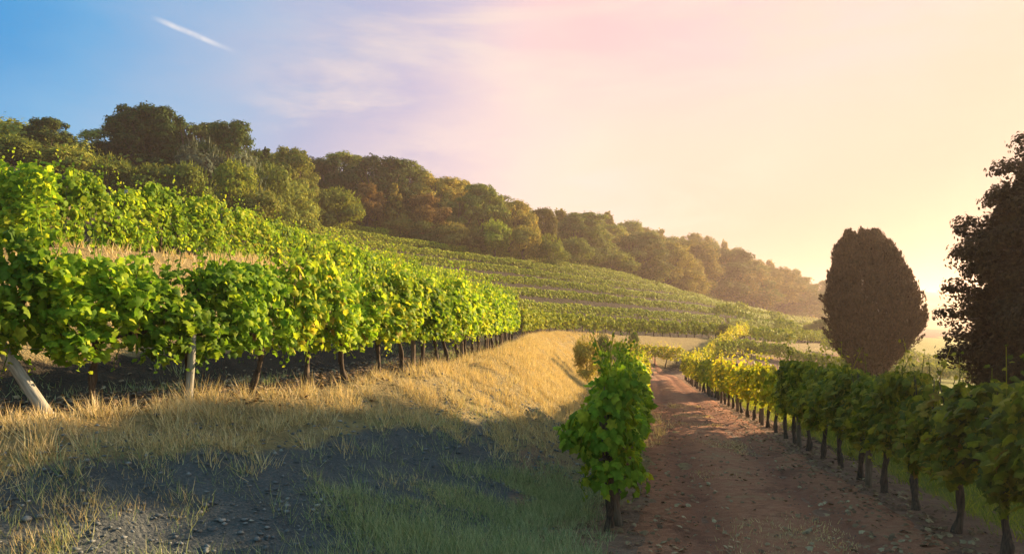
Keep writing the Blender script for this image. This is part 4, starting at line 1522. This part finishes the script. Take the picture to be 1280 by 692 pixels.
grass('dry_grass', G_DRY, pick(24000, -7.5, 8, 6.2, 62, w_dry, 1), 38, (.09, .33), .0075, 'tall straw coloured dry grass covering the top of the bank', 'dry grass', 2)
far_dry = pick(9000, -30, 0, 12, 46, lambda x, y, s, yl: (sstep(3.0, 3.6, s) * sstep(9.6, 8.4, s)) * .8 + (sstep(11.5, 12.2, s) * sstep(15, 14, s)) * .3, 3)
grass('dry_grass', G_DRY, far_dry, 12, (.18, .42), .022, 'straw coloured dry grass on the slope between the two left terraces', 'dry grass', 4, .12)


def w_fore(x, y, s, yl):
    p = sstep(-2.3, -3.0, s + .6 * vnoise(x, y, .9, 23)) * sstep(.9, -.1, x - .10 * (y - 6)) * sstep(13.5, 10.5, y)
    p2 = sstep(-2.6, -1.4, s) * sstep(-.8, -1.3, s) * .035
    return np.clip(p * (.35 + .9 * sstep(-.4, .5, vnoise(x, y, .8, 24))) + p2, 0, 1)


grass('foreground_grass', G_PALE, pick(30000, -6.5, 1.6, 4.0, 13.0, w_fore, 5), 24, (.09, .28), .006, 'grey-green grass tufts in the shade at the foot of the bank', 'grass', 6, .07)
tl = pick(700, -6.5, -3.2, 5.0, 7.6, lambda x, y, s, yl: .8 * sstep(-.7, -1.0, s) * sstep(-2.4, -1.7, s) * sstep(-.1, .3, vnoise(x, y, .7, 31)), 35)
grass('pale_grass', G_DRY, tl, 20, (.07, .18), .006, 'pale dry tufts below the leaning post', 'grass', 36, .07)
wd = pick(5000, -9, 1, 7, 34, lambda x, y, s, yl: sstep(.4, .9, s) * sstep(4.2, 2.5, s) * sstep(.0, .6, vnoise(x, y, 1.1, 71)) * .8, 72)
grass('weeds', G_PALE, wd, 14, (.05, .2), .009, 'sparse weeds on the dark soil beneath the lower left vines', 'weeds', 73, .08)
ds = pick(3500, -6, 1.5, 5, 14, lambda x, y, s, yl: sstep(-3.4, -2.8, s) * sstep(-.8, -1.3, s) * sstep(.1, .6, vnoise(x, y, .5, 81)) * .5, 82)
grass('dead_stems', G_DRY, ds, 12, (.05, .2), .006, 'sparse dead stems and tufts on the bare scree of the bank', 'dead stems', 83, .06, 1.3)
tm = np.stack([RNG.uniform(0, 1, 9000), RNG.uniform(4, 46, 9000)], 1)
tm[:, 0] = row_r(tm[:, 1]) + .35 + tm[:, 0] ** .7 * 4.2
grass('verge_grass', G_LUSH, tm, 13, (.08, .24), .011, 'bright green verge grass behind the right vine row', 'grass', 7, .09)
tk = np.stack([RNG.uniform(0, 1, 2600), RNG.uniform(4.5, 30, 2600)], 1)
tx_ = row_m(tk[:, 1]) + (row_r(tk[:, 1]) - row_m(tk[:, 1])) * (.5 + .16 * (tk[:, 0] - .5) * 2)
kk = vnoise(tx_, tk[:, 1], 1.4, 33) > .3
grass('track_grass', G_DRY, np.stack([tx_[kk], tk[kk, 1]], 1), 8, (.03, .09), .008, 'short dry grass patches along the crown of the dirt track', 'grass', 8, .08, 1.4)

# loose stones, clods and dead leaves
ov = np.array([(1, 0, 0), (-1, 0, 0), (0, 1, 0), (0, -1, 0), (0, 0, 1), (0, 0, -1), (.62, .62, .45), (-.6, .62, .5), (.62, -.6, .45), (-.62, -.62, .5)])
of = np.array([(0, 6, 4), (6, 2, 4), (2, 7, 4), (7, 1, 4), (1, 9, 4), (9, 3, 4), (3, 8, 4), (8, 0, 4), (0, 5, 2), (2, 5, 1), (1, 5, 3), (3, 5, 0), (0, 2, 6), (2, 1, 7), (1, 3, 9), (3, 0, 8)])


def stones(name, mat, P, r0, r1, label, cat, seed):
    rng = np.random.default_rng(seed)
    n = len(P)
    r = r0 * (r1 / r0) ** (rng.random(n) ** 2.2)
    jit = rng.uniform(.7, 1.3, (n, len(ov), 1))
    sc = rng.uniform(.6, 1.3, (n, 1, 3)) * np.array([1, 1, .65])
    a = rng.uniform(0, 6.28, n)
    V = ov[None] * jit * sc * r[:, None, None]
    ca, sa = np.cos(a)[:, None], np.sin(a)[:, None]
    V = np.stack([V[..., 0] * ca - V[..., 1] * sa, V[..., 0] * sa + V[..., 1] * ca, V[..., 2]], -1)
    z = ground_z(P[:, 0], P[:, 1])
    V = V + np.stack([P[:, 0], P[:, 1], z + r * .15], 1)[:, None, :]
    off = (np.arange(n) * len(ov))[:, None, None]
    o = obj(name, mesh_np(name, V.reshape(-1, 3), [(of[None] + off).reshape(-1, 3)], mat))
    return tag(o, label, cat, kind='stuff')


mS, nts, bs, _ = new_mat('schist_stone')
g4 = nts.nodes.new('ShaderNodeNewGeometry')
crs = ramp(nts, [(0, (.06, .065, .065)), (.7, (.13, .135, .13)), (.95, (.22, .21, .19)), (1, (.36, .33, .27))])
nts.links.new(g4.outputs['Random Per Island'], crs.inputs[0])
nts.links.new(crs.outputs[0], bs.inputs['Base Color'])
bs.inputs['Roughness'].default_value = .85
sp = pick(48000, -7, 1.5, 4.5, 16, lambda x, y, s, yl: sstep(-4, -3, s) * sstep(0, -1.0, s) * (.25 + .6 * sstep(-.2, .5, vnoise(x, y, .7, 41))), 42)
stones('gravel', mS, sp, .006, .035, 'loose grey schist stones on the bare face of the bank', 'gravel', 43)
mS2, nts2, bs2, _ = new_mat('dirt_clod')
g5 = nts2.nodes.new('ShaderNodeNewGeometry')
crs2 = ramp(nts2, [(0, (.10, .06, .045)), (.7, (.22, .14, .10)), (1, (.36, .27, .2))])
nts2.links.new(g5.outputs['Random Per Island'], crs2.inputs[0])
nts2.links.new(crs2.outputs[0], bs2.inputs['Base Color'])
bs2.inputs['Roughness'].default_value = .9
q = np.stack([RNG.uniform(0, 1, 5000), 4.5 + 22 * RNG.random(5000) ** 1.5], 1)
q[:, 0] = row_m(q[:, 1]) - .5 + q[:, 0] * (row_r(q[:, 1]) - row_m(q[:, 1]) + 1.0)
stones('pebbles', mS2, q, .004, .014, 'reddish clods and pebbles scattered over the dirt track', 'pebbles', 44)
# dead leaves and prunings
ML = leaf_mat('dead_leaf', [(0, (.10, .055, .03)), (.6, (.24, .15, .075)), (1, (.38, .28, .15))], .1, 1.0, vary=0)
nd = 9500
dl = np.stack([RNG.uniform(0, 1, nd), 4.6 + 24 * RNG.random(nd) ** 1.6], 1)
side = RNG.random(nd)
dlx = np.where(side < .45, row_r(dl[:, 1]) + RNG.normal(-.1, .45, nd), np.where(side < .7, row_m(dl[:, 1]) + RNG.normal(-.1, .5, nd), row_m(dl[:, 1]) + dl[:, 0] * (row_r(dl[:, 1]) - row_m(dl[:, 1]))))
ja = RNG.integers(0, 18, nd // 2)
dlx[:nd // 2] = ax[ja] + RNG.normal(-.3, .6, nd // 2)
dl[:nd // 2, 1] = ay[ja] + RNG.normal(.3, .7, nd // 2)
dz_ = ground_z(dlx, dl[:, 1]) + .03
Nn = np.array([0, 0, 1.0]) + rnd_unit(RNG, nd) * .5
V, f = scatter(VL_V, VL_F, np.stack([dlx, dl[:, 1], dz_], 1), Nn, rnd_unit(RNG, nd), RNG.uniform(.03, .08, nd))
tag(obj('fallen_leaves', mesh_np('fallen_leaves', V, f, ML)), 'brown fallen leaves littering the ground under the vine rows', 'leaf litter', kind='stuff')

# ------------------------------------------------------------------ distant hills
hxs = np.linspace(100, 1900, 260)
hb = []
prof = [0, .25, .55, .8, .95, 1.0, .9, .5, 0]
dep = [0, 40, 90, 140, 180, 215, 260, 330, 420]
hn = 26 * (1 + .35 * vnoise(hxs, hxs * 0, 300, 51)) + 3.2 * vnoise(hxs, hxs * 0, 22, 52) + 2.2 * vnoise(hxs, hxs * 0, 9, 53)
for pr, dp in zip(prof, dep):
    hb.append(np.stack([hxs, 600 + dp + 0 * hxs + 30 * vnoise(hxs, hxs * 0 + dp, 120, 54), -11 + (hn + 10) * pr + 1.5 * vnoise(hxs, hxs * 0 + dp * 9, 14, 55)], 1))
HV = np.concatenate(hb)
hi = np.arange(len(HV)).reshape(len(prof), len(hxs))
hq = np.stack([hi[:-1, :-1], hi[:-1, 1:], hi[1:, 1:], hi[1:, :-1]], -1).reshape(-1, 4)
mH, nth, bh, _ = new_mat('wooded_hill')
g6 = nth.nodes.new('ShaderNodeNewGeometry')
crh = ramp(nth, [(.35, (.03, .045, .015)), (.65, (.09, .10, .03))])
nth.links.new(tex_noise(nth, .09, 6, .7, g6.outputs['Position']), crh.inputs[0])
nth.links.new(crh.outputs[0], bh.inputs['Base Color'])
bh.inputs['Roughness'].default_value = 1
tag(obj('hills', mesh_np('hills', HV, [hq], mH, True)), 'low hazy wooded hills closing the valley beyond the cypress', 'hills', kind='structure')

# ------------------------------------------------------------------ haze
def box_mesh(name, lo, hi):
    x0, y0, z0 = lo
    x1, y1, z1 = hi
    V = [(x0, y0, z0), (x1, y0, z0), (x1, y1, z0), (x0, y1, z0), (x0, y0, z1), (x1, y0, z1), (x1, y1, z1), (x0, y1, z1)]
    return mesh_np(name, V, [np.array([(3, 2, 1, 0), (4, 5, 6, 7), (0, 1, 5, 4), (1, 2, 6, 5), (2, 3, 7, 6), (3, 0, 4, 7)])])


mZ = bpy.data.materials.new('haze_air')
mZ.use_nodes = True
ntz = mZ.node_tree
ntz.nodes.clear()
oz = ntz.nodes.new('ShaderNodeOutputMaterial')
pv = ntz.nodes.new('ShaderNodeVolumePrincipled')
pv.inputs['Color'].default_value = (1.0, .76, .66, 1)
pv.inputs['Density'].default_value = .00075
pv.inputs['Anisotropy'].default_value = .55
ntz.links.new(pv.outputs[0], oz.inputs['Volume'])
mZ.cycles.homogeneous_volume = True
hz = obj('haze', box_mesh('haze', (-4100, -650, -14), (5100, 6100, 40)))
hz.data.materials.append(mZ)
tag(hz, 'thin warm haze filling the valley air', 'haze', kind='stuff')
